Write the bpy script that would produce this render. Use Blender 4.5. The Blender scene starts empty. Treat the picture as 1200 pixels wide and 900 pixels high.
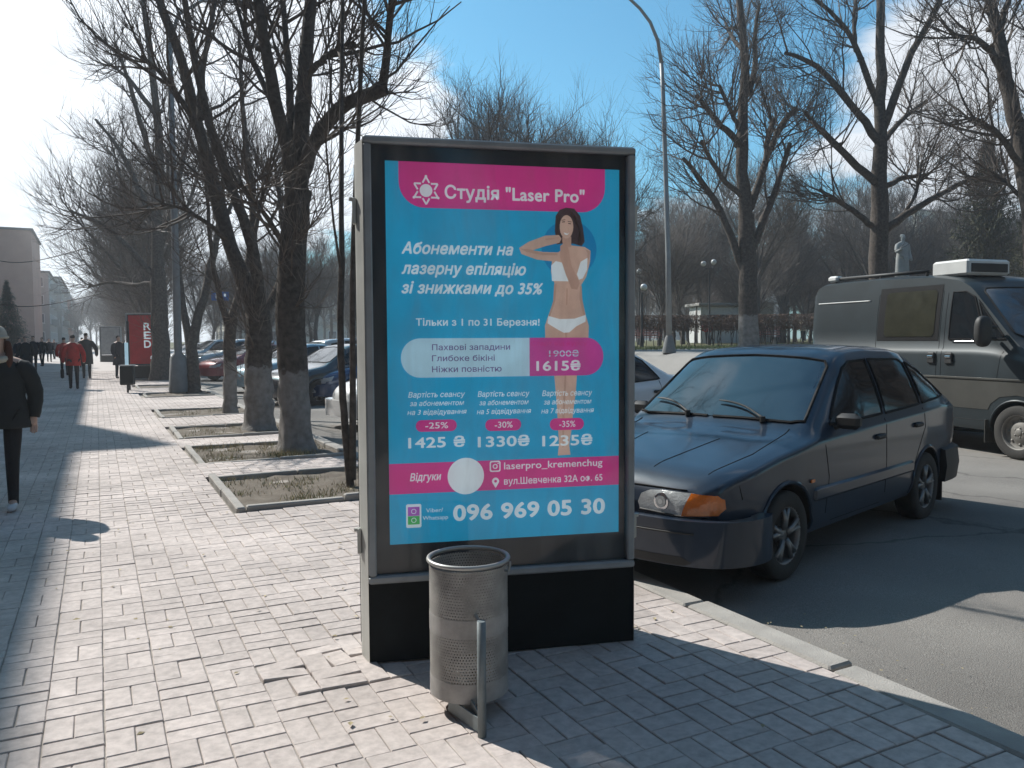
import bpy, bmesh, math, random
import numpy as np
from mathutils import Vector, Matrix, geometry
from mathutils.bvhtree import BVHTree
random.seed(7); rng = np.random.default_rng(7)
scene = bpy.context.scene
COL = scene.collection
R = math.radians
# ------------------------------------------------------------------ camera
EYE = Vector((0, 0, 1.48)); FPX = 950.0
YAW = math.atan2(486, 950); PITCH = math.atan2(52, 950)
MROT = (Matrix.Rotation(-YAW, 3, 'Z') @ Matrix.Rotation(math.pi/2 - PITCH, 3, 'X') @ Matrix.Rotation(R(-0.3), 3, 'Z'))
cd = bpy.data.cameras.new('camera'); cam = bpy.data.objects.new('camera', cd); COL.objects.link(cam)
cd.sensor_width = 36; cd.lens = FPX/1200*36; cd.clip_start = 0.05; cd.clip_end = 3000
cam.matrix_world = Matrix.Translation(EYE) @ MROT.to_4x4()
scene.camera = cam
scene.render.resolution_x = 1024; scene.render.resolution_y = 768
def ray(px, py):
    return MROT @ Vector(((px-600)/FPX, -(py-450)/FPX, -1.0))
def G(px, py, z=0.0):
    d = ray(px, py); return EYE + d*((z-EYE.z)/d.z)
def P3(px, py, D):
    return EYE + ray(px, py)*D
def W2(x, z, h=0.0):                       # metres right / ahead of the standpoint -> ground point
    c, s = math.cos(YAW), math.sin(YAW)
    return Vector((x*c + z*s, -x*s + z*c, h))
# ------------------------------------------------------------------ sun and sky
SUN_EL, SUN_AZ = R(42), R(-23)             # azimuth from +Y, towards -X
scene.view_settings.view_transform = 'Standard'; scene.view_settings.look = 'None'
scene.view_settings.exposure = 0.35; scene.view_settings.gamma = 1.0
sl = bpy.data.lights.new('sun', 'SUN'); sl.energy = 5.0; sl.angle = R(0.55); sl.color = (1, 0.965, 0.91)
so = bpy.data.objects.new('sun', sl); COL.objects.link(so)
tosun = Vector((math.sin(SUN_AZ)*math.cos(SUN_EL), math.cos(SUN_AZ)*math.cos(SUN_EL), math.sin(SUN_EL)))
so.rotation_euler = tosun.to_track_quat('Z', 'Y').to_euler(); so.location = (-20, 40, 60)
world = bpy.data.worlds.new('World'); scene.world = world; world.use_nodes = True
wt = world.node_tree; wt.nodes.clear()
def wn(t, **k):
    n = wt.nodes.new(t)
    for a, b in k.items(): setattr(n, a, b)
    return n
def wl(a, b): wt.links.new(a, b)
def wmath(op, a, b=None, c=None, clamp=False):
    n = wn('ShaderNodeMath', operation=op, use_clamp=clamp)
    for i, v in enumerate((a, b, c)):
        if v is None: continue
        if isinstance(v, (int, float)): n.inputs[i].default_value = v
        else: wl(v, n.inputs[i])
    return n.outputs[0]
SKY_STRENGTH = 0.075
sky = wn('ShaderNodeTexSky', sky_type='NISHITA', sun_disc=False, sun_elevation=SUN_EL, sun_rotation=SUN_AZ)
sky.altitude = 80; sky.air_density = 1.0; sky.dust_density = 1.2; sky.ozone_density = 1.0
tc = wn('ShaderNodeTexCoord'); sep = wn('ShaderNodeSeparateXYZ'); wl(tc.outputs['Generated'], sep.inputs[0])
zc = wmath('ADD', wmath('MAXIMUM', sep.outputs[2], 0.0), 0.22)
cmb = wn('ShaderNodeCombineXYZ'); wl(wmath('DIVIDE', sep.outputs[0], zc), cmb.inputs[0]); wl(wmath('DIVIDE', sep.outputs[1], zc), cmb.inputs[1])
nz = wn('ShaderNodeTexNoise'); nz.inputs['Scale'].default_value = 2.1; nz.inputs['Detail'].default_value = 9; nz.inputs['Roughness'].default_value = 0.58; nz.inputs['Distortion'].default_value = 0.35
wl(cmb.outputs[0], nz.inputs['Vector'])
acc = None
for (px, py, rad, amp) in [(1080, 110, 13, .20), (960, 200, 9, .12), (1200, 260, 12, .10), (780, 210, 6, .14), (-40, 20, 16, .40), (150, 40, 9, .22), (30, 280, 11, .32), (110, 180, 5, .16), (200, 330, 10, .12), (400, 90, 8, .10), (330, 130, 8, .12), (520, 160, 4, .25), (690, 40, 12, -.30), (800, -60, 10, -.25), (110, 180, 9, -.40), (60, 230, 6, -.2), (960, 330, 8, -.25), (1120, 20, 6, -.1), (860, 60, 8, -.12)]:
    d = ray(px, py).normalized()
    vm = wn('ShaderNodeVectorMath', operation='DOT_PRODUCT'); wl(tc.outputs['Generated'], vm.inputs[0]); vm.inputs[1].default_value = d
    mr = wn('ShaderNodeMapRange', interpolation_type='SMOOTHSTEP'); wl(vm.outputs['Value'], mr.inputs[0])
    mr.inputs[1].default_value = math.cos(R(rad*1.6)); mr.inputs[2].default_value = math.cos(R(rad*.3)); mr.inputs[3].default_value = 0; mr.inputs[4].default_value = amp
    acc = mr.outputs[0] if acc is None else wmath('ADD', acc, mr.outputs[0])
dens = wmath('ADD', nz.outputs['Fac'], acc)
cr = wn('ShaderNodeMapRange', interpolation_type='SMOOTHSTEP'); wl(dens, cr.inputs[0]); cr.inputs[1].default_value = .53; cr.inputs[2].default_value = .72
cr.inputs[4].default_value = 0.96
# thin grey undersides inside thick cloud
nz2 = wn('ShaderNodeTexNoise'); nz2.inputs['Scale'].default_value = 4.5; nz2.inputs['Detail'].default_value = 6; wl(cmb.outputs[0], nz2.inputs['Vector'])
# clouds nearer the sun are brighter
vs = wn('ShaderNodeVectorMath', operation='DOT_PRODUCT'); wl(tc.outputs['Generated'], vs.inputs[0]); vs.inputs[1].default_value = tosun
sb = wn('ShaderNodeMapRange'); wl(vs.outputs['Value'], sb.inputs[0]); sb.inputs[1].default_value = .2; sb.inputs[2].default_value = 1.0; sb.inputs[3].default_value = 9.5; sb.inputs[4].default_value = 14
cb = wmath('MULTIPLY', sb.outputs[0], wmath('ADD', wmath('MULTIPLY', nz2.outputs['Fac'], .5), .72))
ccol = wn('ShaderNodeVectorMath', operation='SCALE'); ccol.inputs[0].default_value = (0.93, 0.97, 1.03); wl(cb, ccol.inputs['Scale'])
skc = wn('ShaderNodeVectorMath', operation='MULTIPLY'); wl(sky.outputs[0], skc.inputs[0]); skc.inputs[1].default_value = (0.62, 1.40, 1.58)
mx = wn('ShaderNodeMix', data_type='RGBA'); wl(cr.outputs[0], mx.inputs['Factor']); wl(skc.outputs[0], mx.inputs[6]); wl(ccol.outputs[0], mx.inputs[7])
bg = wn('ShaderNodeBackground'); bg.inputs['Strength'].default_value = SKY_STRENGTH; wl(mx.outputs[2], bg.inputs['Color'])
wo = wn('ShaderNodeOutputWorld'); wl(bg.outputs[0], wo.inputs[0])
scene.cycles.max_bounces = 6; scene.cycles.transparent_max_bounces = 12
# ------------------------------------------------------------------ materials
MATS = {}
def M(name, col, rough=.6, metal=0.0, var=.18, scale=6, bump=0.0, bscale=60, coat=0.0, spec=.5, col2=None, alpha=None, emit=None, rnd=0.0, white=None, dust=None, sss=0):
    if name in MATS: return MATS[name]
    m = bpy.data.materials.new(name); m.use_nodes = True; nt = m.node_tree; b = nt.nodes['Principled BSDF']
    L = nt.links.new; N = nt.nodes.new
    t = N('ShaderNodeTexCoord')
    n = N('ShaderNodeTexNoise'); n.inputs['Scale'].default_value = scale; n.inputs['Detail'].default_value = 6; n.inputs['Roughness'].default_value = .6
    L(t.outputs['Object'], n.inputs['Vector'])
    r = N('ShaderNodeMapRange'); r.inputs[1].default_value = .3; r.inputs[2].default_value = .7; L(n.outputs['Fac'], r.inputs[0])
    mixc = N('ShaderNodeMix'); mixc.data_type = 'RGBA'
    if col2 is None: a, c = [x*(1-var) for x in col], [min(1, x*(1+var)) for x in col]
    else: a, c = col, col2
    mixc.inputs[6].default_value = (*a, 1); mixc.inputs[7].default_value = (*c, 1); L(r.outputs[0], mixc.inputs['Factor'])
    out = mixc.outputs[2]
    if rnd:
        oi = N('ShaderNodeObjectInfo'); ge = N('ShaderNodeNewGeometry')
        s = N('ShaderNodeMath'); s.operation = 'ADD'; L(oi.outputs['Random'], s.inputs[0]); L(ge.outputs['Random Per Island'], s.inputs[1])
        fr = N('ShaderNodeMath'); fr.operation = 'FRACT'; L(s.outputs[0], fr.inputs[0])
        mr = N('ShaderNodeMapRange'); mr.inputs[3].default_value = 1-rnd; mr.inputs[4].default_value = 1+rnd; L(fr.outputs[0], mr.inputs[0])
        hs = N('ShaderNodeHueSaturation'); L(out, hs.inputs['Color']); L(mr.outputs[0], hs.inputs['Value']); out = hs.outputs[0]
    if white:                                # lime wash up to a height: a coat of paint with a ragged edge
        sp = N('ShaderNodeSeparateXYZ'); L(t.outputs['Object'], sp.inputs[0])
        ad = N('ShaderNodeMath'); ad.operation = 'MULTIPLY_ADD'; L(n.outputs['Fac'], ad.inputs[0]); ad.inputs[1].default_value = .35; L(sp.outputs[2], ad.inputs[2])
        wr = N('ShaderNodeMapRange'); L(ad.outputs[0], wr.inputs[0]); wr.inputs[1].default_value = white+.16; wr.inputs[2].default_value = white+.10; wr.inputs[4].default_value = .75
        nf = N('ShaderNodeTexNoise'); nf.inputs['Scale'].default_value = 9; nf.inputs['Detail'].default_value = 5; L(t.outputs['Object'], nf.inputs['Vector'])
        nr = N('ShaderNodeMapRange'); nr.inputs[1].default_value = .3; nr.inputs[2].default_value = .7; nr.inputs[3].default_value = .45; L(nf.outputs['Fac'], nr.inputs[0])
        mu = N('ShaderNodeMath'); mu.operation = 'MULTIPLY'; L(wr.outputs[0], mu.inputs[0]); L(nr.outputs[0], mu.inputs[1])
        m2 = N('ShaderNodeMix'); m2.data_type = 'RGBA'; L(mu.outputs[0], m2.inputs['Factor']); L(out, m2.inputs[6]); m2.inputs[7].default_value = (.36, .345, .33, 1); out = m2.outputs[2]
    if dust:                                 # road dirt on the lower body
        sp = N('ShaderNodeSeparateXYZ'); L(t.outputs['Object'], sp.inputs[0])
        ad = N('ShaderNodeMath'); ad.operation = 'MULTIPLY_ADD'; L(n.outputs['Fac'], ad.inputs[0]); ad.inputs[1].default_value = .5; L(sp.outputs[2], ad.inputs[2])
        wr = N('ShaderNodeMapRange'); L(ad.outputs[0], wr.inputs[0]); wr.inputs[1].default_value = dust+.55; wr.inputs[2].default_value = dust; wr.inputs[3].default_value = .06; wr.inputs[4].default_value = .45
        m2 = N('ShaderNodeMix'); m2.data_type = 'RGBA'; L(wr.outputs[0], m2.inputs['Factor']); L(out, m2.inputs[6]); m2.inputs[7].default_value = (.10, .092, .08, 1); out = m2.outputs[2]
        rr = N('ShaderNodeMapRange'); L(wr.outputs[0], rr.inputs[0]); rr.inputs[3].default_value = rough; rr.inputs[4].default_value = .8; L(rr.outputs[0], b.inputs['Roughness'])
    L(out, b.inputs['Base Color'])
    if not dust:
        rr = N('ShaderNodeMapRange'); L(n.outputs['Fac'], rr.inputs[0]); rr.inputs[3].default_value = max(0, rough*.85); rr.inputs[4].default_value = min(1, rough*1.15); L(rr.outputs[0], b.inputs['Roughness'])
    b.inputs['Metallic'].default_value = metal; b.inputs['Specular IOR Level'].default_value = spec
    b.inputs['Coat Weight'].default_value = coat; b.inputs['Coat Roughness'].default_value = .08
    if bump:
        nb = N('ShaderNodeTexNoise'); nb.inputs['Scale'].default_value = bscale; nb.inputs['Detail'].default_value = 5; L(t.outputs['Object'], nb.inputs['Vector'])
        bp = N('ShaderNodeBump'); bp.inputs['Strength'].default_value = min(1, bump); bp.inputs['Distance'].default_value = .01; L(nb.outputs['Fac'], bp.inputs['Height']); L(bp.outputs[0], b.inputs['Normal'])
    if emit: b.inputs['Emission Color'].default_value = (*emit, 1); b.inputs['Emission Strength'].default_value = 1
    MATS[name] = m; return m
def bark_mat(name, col, white=None):
    m = M(name, col, .92, var=.45, scale=14, bump=0, white=white, spec=.2); nt = m.node_tree; b = nt.nodes['Principled BSDF']
    t = nt.nodes.new('ShaderNodeTexCoord'); mp = nt.nodes.new('ShaderNodeMapping'); mp.inputs['Scale'].default_value = (22, 22, 3.2)
    n = nt.nodes.new('ShaderNodeTexNoise'); n.inputs['Scale'].default_value = 1.0; n.inputs['Detail'].default_value = 7; n.inputs['Roughness'].default_value = .7
    nt.links.new(t.outputs['Object'], mp.inputs[0]); nt.links.new(mp.outputs[0], n.inputs['Vector'])
    bp = nt.nodes.new('ShaderNodeBump'); bp.inputs['Strength'].default_value = .9; bp.inputs['Distance'].default_value = .03
    nt.links.new(n.outputs['Fac'], bp.inputs['Height']); nt.links.new(bp.outputs[0], b.inputs['Normal']); return m
def glass_pane_mat():
    m = bpy.data.materials.new('clear_pane'); m.use_nodes = True; nt = m.node_tree; nt.nodes.clear()
    o = nt.nodes.new('ShaderNodeOutputMaterial'); tr = nt.nodes.new('ShaderNodeBsdfTransparent'); tr.inputs[0].default_value = (.86, .89, .89, 1)
    gl = nt.nodes.new('ShaderNodeBsdfGlossy'); gl.inputs['Roughness'].default_value = .06; gl.inputs[0].default_value = (1, 1, 1, 1)
    df = nt.nodes.new('ShaderNodeBsdfDiffuse'); df.inputs[0].default_value = (.45, .45, .43, 1)
    # smeared dust film on the pane
    t = nt.nodes.new('ShaderNodeTexCoord'); mp = nt.nodes.new('ShaderNodeMapping'); mp.inputs['Scale'].default_value = (5, 5, 1.2)
    n = nt.nodes.new('ShaderNodeTexNoise'); n.inputs['Scale'].default_value = 1.8; n.inputs['Detail'].default_value = 8; n.inputs['Distortion'].default_value = .8
    nt.links.new(t.outputs['Object'], mp.inputs[0]); nt.links.new(mp.outputs[0], n.inputs['Vector'])
    r = nt.nodes.new('ShaderNodeMapRange'); nt.links.new(n.outputs['Fac'], r.inputs[0]); r.inputs[1].default_value = .42; r.inputs[2].default_value = .78; r.inputs[3].default_value = .03; r.inputs[4].default_value = .22
    m1 = nt.nodes.new('ShaderNodeMixShader'); nt.links.new(r.outputs[0], m1.inputs[0]); nt.links.new(tr.outputs[0], m1.inputs[1]); nt.links.new(df.outputs[0], m1.inputs[2])
    fr = nt.nodes.new('ShaderNodeFresnel'); fr.inputs[0].default_value = 1.38
    m2 = nt.nodes.new('ShaderNodeMixShader'); nt.links.new(fr.outputs[0], m2.inputs[0]); nt.links.new(m1.outputs[0], m2.inputs[1]); nt.links.new(gl.outputs[0], m2.inputs[2])
    nt.links.new(m2.outputs[0], o.inputs[0]); return m
# ------------------------------------------------------------------ mesh helpers
def tag(o, label=None, cat=None, group=None, kind=None):
    if label: o['label'] = label
    if cat: o['category'] = cat
    if group: o['group'] = group
    if kind: o['kind'] = kind
    return o
def empty(name, loc, rz=0, label=None, cat=None, group=None):
    o = bpy.data.objects.new(name, None); COL.objects.link(o); o.location = loc; o.rotation_euler = (0, 0, rz)
    return tag(o, label, cat, group)
class MB:
    def __init__(s): s.v = []; s.f = []; s.m = []; s.n = 0
    def add(s, v, f, mi=0):
        v = np.asarray(v, float).reshape(-1, 3); s.v.append(v)
        for q in f: s.f.append([i + s.n for i in q]); s.m.append(mi)
        s.n += len(v); return s
    def addarr(s, v, f, mi=0):
        s.v.append(v); s.f.extend((f + s.n).tolist()); s.m.extend([mi]*len(f)); s.n += len(v); return s
    def box(s, c, d, rz=0, mi=0, bev=0, taper=1.0, M4=None):
        x, y, z = d[0]/2, d[1]/2, d[2]/2
        if bev:
            b = min(bev, x*.9, y*.9, z*.9); rings = []
            for (zz, ins) in ((-z, b), (-z+b, 0), (z-b, 0), (z, b)):
                X, Y = x-ins, y-ins; c2 = b*.8 if ins == 0 else b*.5
                rings.append([(X-c2, -Y, zz), (X, -Y+c2, zz), (X, Y-c2, zz), (X-c2, Y, zz), (-X+c2, Y, zz), (-X, Y-c2, zz), (-X, -Y+c2, zz), (-X+c2, -Y, zz)])
            v = np.array([p for r in rings for p in r]); f = []
            for k in range(3):
                for i in range(8): f.append([k*8+i, k*8+(i+1) % 8, (k+1)*8+(i+1) % 8, (k+1)*8+i])
            f.append(list(range(7, -1, -1))); f.append(list(range(24, 32)))
        else:
            v = np.array([(sx*x*(taper if sz > 0 else 1), sy*y*(taper if sz > 0 else 1), sz*z) for sz in (-1, 1) for sx, sy in ((-1, -1), (1, -1), (1, 1), (-1, 1))])
            f = [[3, 2, 1, 0], [4, 5, 6, 7], [0, 1, 5, 4], [1, 2, 6, 5], [2, 3, 7, 6], [3, 0, 4, 7]]
        cs, sn = math.cos(rz), math.sin(rz)
        v = np.stack([v[:, 0]*cs - v[:, 1]*sn, v[:, 0]*sn + v[:, 1]*cs, v[:, 2]], 1) + np.array(c)
        if M4 is not None: v = np.array([M4 @ Vector(p) for p in v])
        return s.add(v, f, mi)
    def tube(s, pts, rad, n=8, mi=0, caps=True, closed=False):
        pts = np.array([tuple(p) for p in pts], float)
        if np.isscalar(rad): rad = [rad]*len(pts)
        v, f = tubes(pts[None], np.array(rad, float)[None], n, closed)
        base = s.n; s.addarr(v, f, mi)
        if caps and not closed:
            s.f.append([base+i for i in range(n-1, -1, -1)]); s.m.append(mi)
            k = base + (len(pts)-1)*n; s.f.append([k+i for i in range(n)]); s.m.append(mi)
        return s
    def lathe(s, prof, n=24, c=(0, 0, 0), axis='z', mi=0):
        P = np.array(prof, float); a = np.arange(n)*2*math.pi/n; v = []
        for r, z in P: v += [(r*math.cos(t), r*math.sin(t), z) for t in a]
        v = np.array(v)
        if axis == 'y': v = v[:, [0, 2, 1]]*np.array([1, 1, -1])
        if axis == 'x': v = v[:, [2, 0, 1]]
        f = []
        for k in range(len(P)-1):
            for i in range(n): f.append([k*n+i, k*n+(i+1) % n, (k+1)*n+(i+1) % n, (k+1)*n+i])
        return s.add(v + np.array(c), f, mi)
    def prism(s, poly, z0, z1, mi=0, plane='xy'):
        n = len(poly); v = [(p[0], p[1], z0) for p in poly] + [(p[0], p[1], z1) for p in poly]
        if plane == 'xz': v = [(a, c, b) for a, b, c in v]
        f = [list(range(n))[::-1], list(range(n, 2*n))] + [[i, (i+1) % n, n+(i+1) % n, n+i] for i in range(n)]
        if plane == 'xz': f = [q[::-1] for q in f]
        return s.add(v, f, mi)
    def mesh(s, name, mats, smooth=False):
        me = bpy.data.meshes.new(name); v = np.concatenate(s.v) if s.v else np.zeros((0, 3))
        me.from_pydata(v.tolist(), [], s.f)
        for m in (mats if isinstance(mats, (list, tuple)) else [mats]): me.materials.append(m)
        if any(s.m): me.polygons.foreach_set('material_index', s.m)
        if smooth: me.polygons.foreach_set('use_smooth', [True]*len(me.polygons))
        me.update(); return me
    def build(s, name, mats, parent=None, smooth=False, loc=None):
        o = bpy.data.objects.new(name, s.mesh(name, mats, smooth)); COL.objects.link(o); o.parent = parent
        if loc is not None: o.location = loc
        return o
def tubes(P, Rr, n, closed=False):
    N, K, _ = P.shape
    if closed: T = np.roll(P, -1, 1) - np.roll(P, 1, 1)
    else: T = np.gradient(P, axis=1)
    T /= np.linalg.norm(T, axis=2, keepdims=True) + 1e-9
    mt = T.mean(1); ref = np.where(np.abs(mt[:, 2:3]) > .75, np.array([[1., .1, 0]]), np.array([[0, 0, 1.]]))[:, None, :]
    S = np.cross(T, np.broadcast_to(ref, T.shape)); S /= np.linalg.norm(S, axis=2, keepdims=True) + 1e-9
    U = np.cross(S, T); a = np.arange(n)*2*math.pi/n
    V = P[:, :, None, :] + Rr[:, :, None, None]*(np.cos(a)[None, None, :, None]*S[:, :, None, :] + np.sin(a)[None, None, :, None]*U[:, :, None, :])
    base = (np.arange(N)*K*n)[:, None, None]; KK = K if closed else K-1
    k = np.arange(KK)[None, :, None]; i = np.arange(n)[None, None, :]; k2 = (k+1) % K
    q = np.stack([base+k*n+i, base+k2*n+i, base+k2*n+(i+1) % n, base+k*n+(i+1) % n], -1)[..., ::-1]
    return V.reshape(-1, 3), q.reshape(-1, 4)
def dup(root, loc=None, rz=None, label=None, group=None, scale=None):
    r = root.copy(); COL.objects.link(r)
    if loc is not None: r.location = loc
    if rz is not None: r.rotation_euler = (0, 0, rz)
    if scale: r.scale = (scale,)*3 if np.isscalar(scale) else scale
    if label: r['label'] = label
    if group: r['group'] = group
    for ch in list(root.children):
        c = ch.copy(); COL.objects.link(c); c.parent = r
        for g in ch.children:
            d = g.copy(); COL.objects.link(d); d.parent = c
    return r
def realize(o):                              # evaluate modifiers once into plain mesh data
    bpy.context.view_layer.update(); dg = bpy.context.evaluated_depsgraph_get()
    me = bpy.data.meshes.new_from_object(o.evaluated_get(dg)); o.modifiers.clear(); o.data = me; return o
# ------------------------------------------------------------------ ground
KX = 2.86; ROAD_Z = -0.07; FARK = 12.7
def ss(a, b, x):
    t = np.clip((np.asarray(x, float)-a)/(b-a), 0, 1); return t*t*(3-2*t)
def elev(X, Y=0): return 0.06 + ss(FARK+.2, 14.5, X)*1.02 + ss(18, 60, X)*.12
def hedge_noise(x, y): return 0.006*np.sin(x*1.7+.6*y)+.005*np.sin(y*1.3-1.1*x+2)+.003*np.sin(3.1*x+2.2*y)
m_soil = M('dry_soil', (.115, .095, .075), .95, var=.4, scale=5, bump=.9, bscale=45, col2=(.20, .175, .145), spec=.1)
m_sand = M('joint_sand', (.31, .28, .25), .95, var=.3, scale=3, bump=.3, spec=.1)
m_pav = M('concrete_paver', (.45, .395, .365), .82, scale=.9, col2=(.55, .485, .45), bump=.35, bscale=260, rnd=.065, spec=.3)
m_kerb = M('kerb_concrete', (.27, .255, .235), .85, scale=5, col2=(.38, .36, .33), bump=.5, bscale=120, rnd=.08, spec=.3)
m_asph = M('worn_asphalt', (.17, .158, .145), .88, scale=.55, col2=(.24, .225, .205), bump=.75, bscale=160, spec=.35)
m_grass_g = M('spring_turf', (.075, .085, .035), .95, scale=2.2, col2=(.16, .145, .085), bump=.8, bscale=60, spec=.1)
m_path = M('pale_path', (.24, .23, .215), .85, scale=.6, col2=(.32, .305, .285), bump=.2, spec=.2)
def asphalt_extras(m):
    nt = m.node_tree; b = nt.nodes['Principled BSDF']; L = nt.links.new; N = nt.nodes.new
    base = b.inputs['Base Color'].links[0].from_socket; t = N('ShaderNodeTexCoord')
    v = N('ShaderNodeTexVoronoi'); v.feature = 'DISTANCE_TO_EDGE'; v.inputs['Scale'].default_value = .55
    d = N('ShaderNodeTexNoise'); d.inputs['Scale'].default_value = 2.5; d.inputs['Detail'].default_value = 5; L(t.outputs['Object'], d.inputs['Vector'])
    mxv = N('ShaderNodeMix'); mxv.data_type = 'RGBA'; mxv.inputs['Factor'].default_value = .28; L(t.outputs['Object'], mxv.inputs[6]); L(d.outputs['Color'], mxv.inputs[7]); L(mxv.outputs[2], v.inputs['Vector'])
    r = N('ShaderNodeMapRange'); r.inputs[1].default_value = 0.0; r.inputs[2].default_value = .012; r.inputs[3].default_value = .55; r.inputs[4].default_value = 1; L(v.outputs['Distance'], r.inputs[0])
    s = N('ShaderNodeTexNoise'); s.inputs['Scale'].default_value = 190; s.inputs['Detail'].default_value = 2; L(t.outputs['Object'], s.inputs['Vector'])
    sr = N('ShaderNodeMapRange'); sr.inputs[1].default_value = .35; sr.inputs[2].default_value = .7; sr.inputs[3].default_value = .72; sr.inputs[4].default_value = 1.35; L(s.outputs['Fac'], sr.inputs[0])
    p = N('ShaderNodeTexNoise'); p.inputs['Scale'].default_value = .22; p.inputs['Detail'].default_value = 4; L(t.outputs['Object'], p.inputs['Vector'])
    pr = N('ShaderNodeMapRange'); pr.inputs[1].default_value = .42; pr.inputs[2].default_value = .58; pr.inputs[3].default_value = .82; pr.inputs[4].default_value = 1.2; L(p.outputs['Fac'], pr.inputs[0])
    m1 = N('ShaderNodeMath'); m1.operation = 'MULTIPLY'; L(r.outputs[0], m1.inputs[0]); L(sr.outputs[0], m1.inputs[1])
    m2 = N('ShaderNodeMath'); m2.operation = 'MULTIPLY'; L(m1.outputs[0], m2.inputs[0]); L(pr.outputs[0], m2.inputs[1])
    h = N('ShaderNodeHueSaturation'); L(base, h.inputs['Color']); L(m2.outputs[0], h.inputs['Value']); L(h.outputs[0], b.inputs['Base Color'])
asphalt_extras(m_asph)
def stains(m, scale, lo, hi, a, bq):
    nt = m.node_tree; b = nt.nodes['Principled BSDF']; L = nt.links.new; N = nt.nodes.new
    base = b.inputs['Base Color'].links[0].from_socket; g = N('ShaderNodeNewGeometry')
    p = N('ShaderNodeTexNoise'); p.inputs['Scale'].default_value = scale; p.inputs['Detail'].default_value = 7; p.inputs['Roughness'].default_value = .65; L(g.outputs['Position'], p.inputs['Vector'])
    pr = N('ShaderNodeMapRange'); pr.inputs[1].default_value = a; pr.inputs[2].default_value = bq; pr.inputs[3].default_value = lo; pr.inputs[4].default_value = hi; L(p.outputs['Fac'], pr.inputs[0])
    h = N('ShaderNodeHueSaturation'); L(base, h.inputs['Color']); L(pr.outputs[0], h.inputs['Value']); L(h.outputs[0], b.inputs['Base Color'])
stains(m_pav, .9, .86, 1.1, .35, .65); stains(m_pav, 22, .8, 1.12, .3, .62)
def grid_obj(name, xs, ys, zf, mat, kind='structure', parent=None):
    X, Y = np.meshgrid(np.array(xs, float), np.array(ys, float)); Z = zf(X, Y)
    v = np.stack([X, Y, Z], -1).reshape(-1, 3); nx = len(xs); i, j = np.meshgrid(np.arange(nx-1), np.arange(len(ys)-1)); k = (j*nx+i).ravel()
    mb = MB(); mb.addarr(v, np.stack([k, k+1, k+nx+1, k+nx], 1)); o = mb.build(name, mat, parent, smooth=True); return tag(o, kind=kind)
far_y = list(np.arange(-40, 60, 4)) + list(range(60, 450, 30))
# wide ground (turf) carrying the raised square on the right, road lowered, beds under the pavement
xs = [-400, -120, -60, -30] + list(np.arange(-20, 2.6, 3)) + [2.95, 3.0, 8, FARK, FARK+.02] + list(np.arange(12.9, 14.8, .1)) + [15, 16, 17] + [18, 22, 30, 45, 60, 90, 150, 300, 420]
grid_obj('ground', xs, far_y, lambda X, Y: np.where(X < 3.0, -.13, np.where(X < FARK+.01, -.16, elev(X))), m_grass_g)
grid_obj('road', np.arange(3.0, FARK+.1, .97), list(np.arange(-30, 70, 2))+[110, 180, 300, 420], lambda X, Y: ROAD_Z + .012*np.sin(X*.9+Y*.5) + .01*np.sin(Y*1.1-X*.6), m_asph)
# raised paved promenade along the square
grid_obj('path', list(np.arange(12.9, 14.8, .1))+[15, 16, 17, 18, 22, 30, 45, 50], list(range(-30, 26, 5)), lambda X, Y: elev(X)+.008, m_path)
# ---- pavement with single pavers, basket weave of 10 x 20 cm
side = MB(); side.box((-2.32, 10, -.085), (10.35, 110, .08)); xs_ = np.arange(-7.48, 2.86, .1875); ys_ = np.arange(-6, 50, .2); Xg, Yg = np.meshgrid(xs_, ys_); Zg = hedge_noise(Xg, Yg)-.0060
for p_ in ((7.35, 9.25), (10.35, 12.15), (13.3, 15.1), (17.1, 19.1), (23.6, 25.6), (28.2, 30.2), (33.2, 35.4), (38, 40)): Zg = np.where((Yg > p_[0]-.25) & (Yg < p_[1]+.25) & (Xg > .9), -.10, Zg)
nx_g = len(xs_); ig, jg = np.meshgrid(np.arange(nx_g-1), np.arange(len(ys_)-1)); kg = (jg*nx_g+ig).ravel(); side.addarr(np.stack([Xg, Yg, Zg], -1).reshape(-1, 3), np.stack([kg, kg+1, kg+nx_g+1, kg+nx_g], 1))
PITS = [(7.35, 9.25, 1.12), (10.35, 12.15, 1.14), (13.3, 15.1, 1.15), (17.1, 19.1, 1.15), (23.6, 25.6, 1.2), (28.2, 30.2, 1.2), (33.2, 35.4, 1.2), (38.0, 40, 1.2)]
pave = side.build('sidewalk', m_sand); tag(pave, kind='structure')
def ph(x, y): return hedge_noise(x, y)
cells = []
C = .205; x0, x1 = 2.854-51*.205, 2.856; y0, y1 = -3.0, 46.0
nx_ = int((x1-x0)/C); ny_ = int((y1-y0)/C)
bricks = []
for j in range(ny_):
    for i in range(nx_):
        cx = x0+(i+.5)*C; cy = y0+(j+.5)*C
        if any(cy > p[0]-.1 and cy < p[1]+.1 and cx > p[2]-.12 for p in PITS): continue
        hor = (i+j) % 2 == 0
        for k in (-1, 1):
            if hor: bricks.append((cx, cy+k*C/4, .1004, .0490))
            else: bricks.append((cx+k*C/4, cy, .0490, .1004))
bricks = np.array(bricks)
n = len(bricks)
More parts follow.
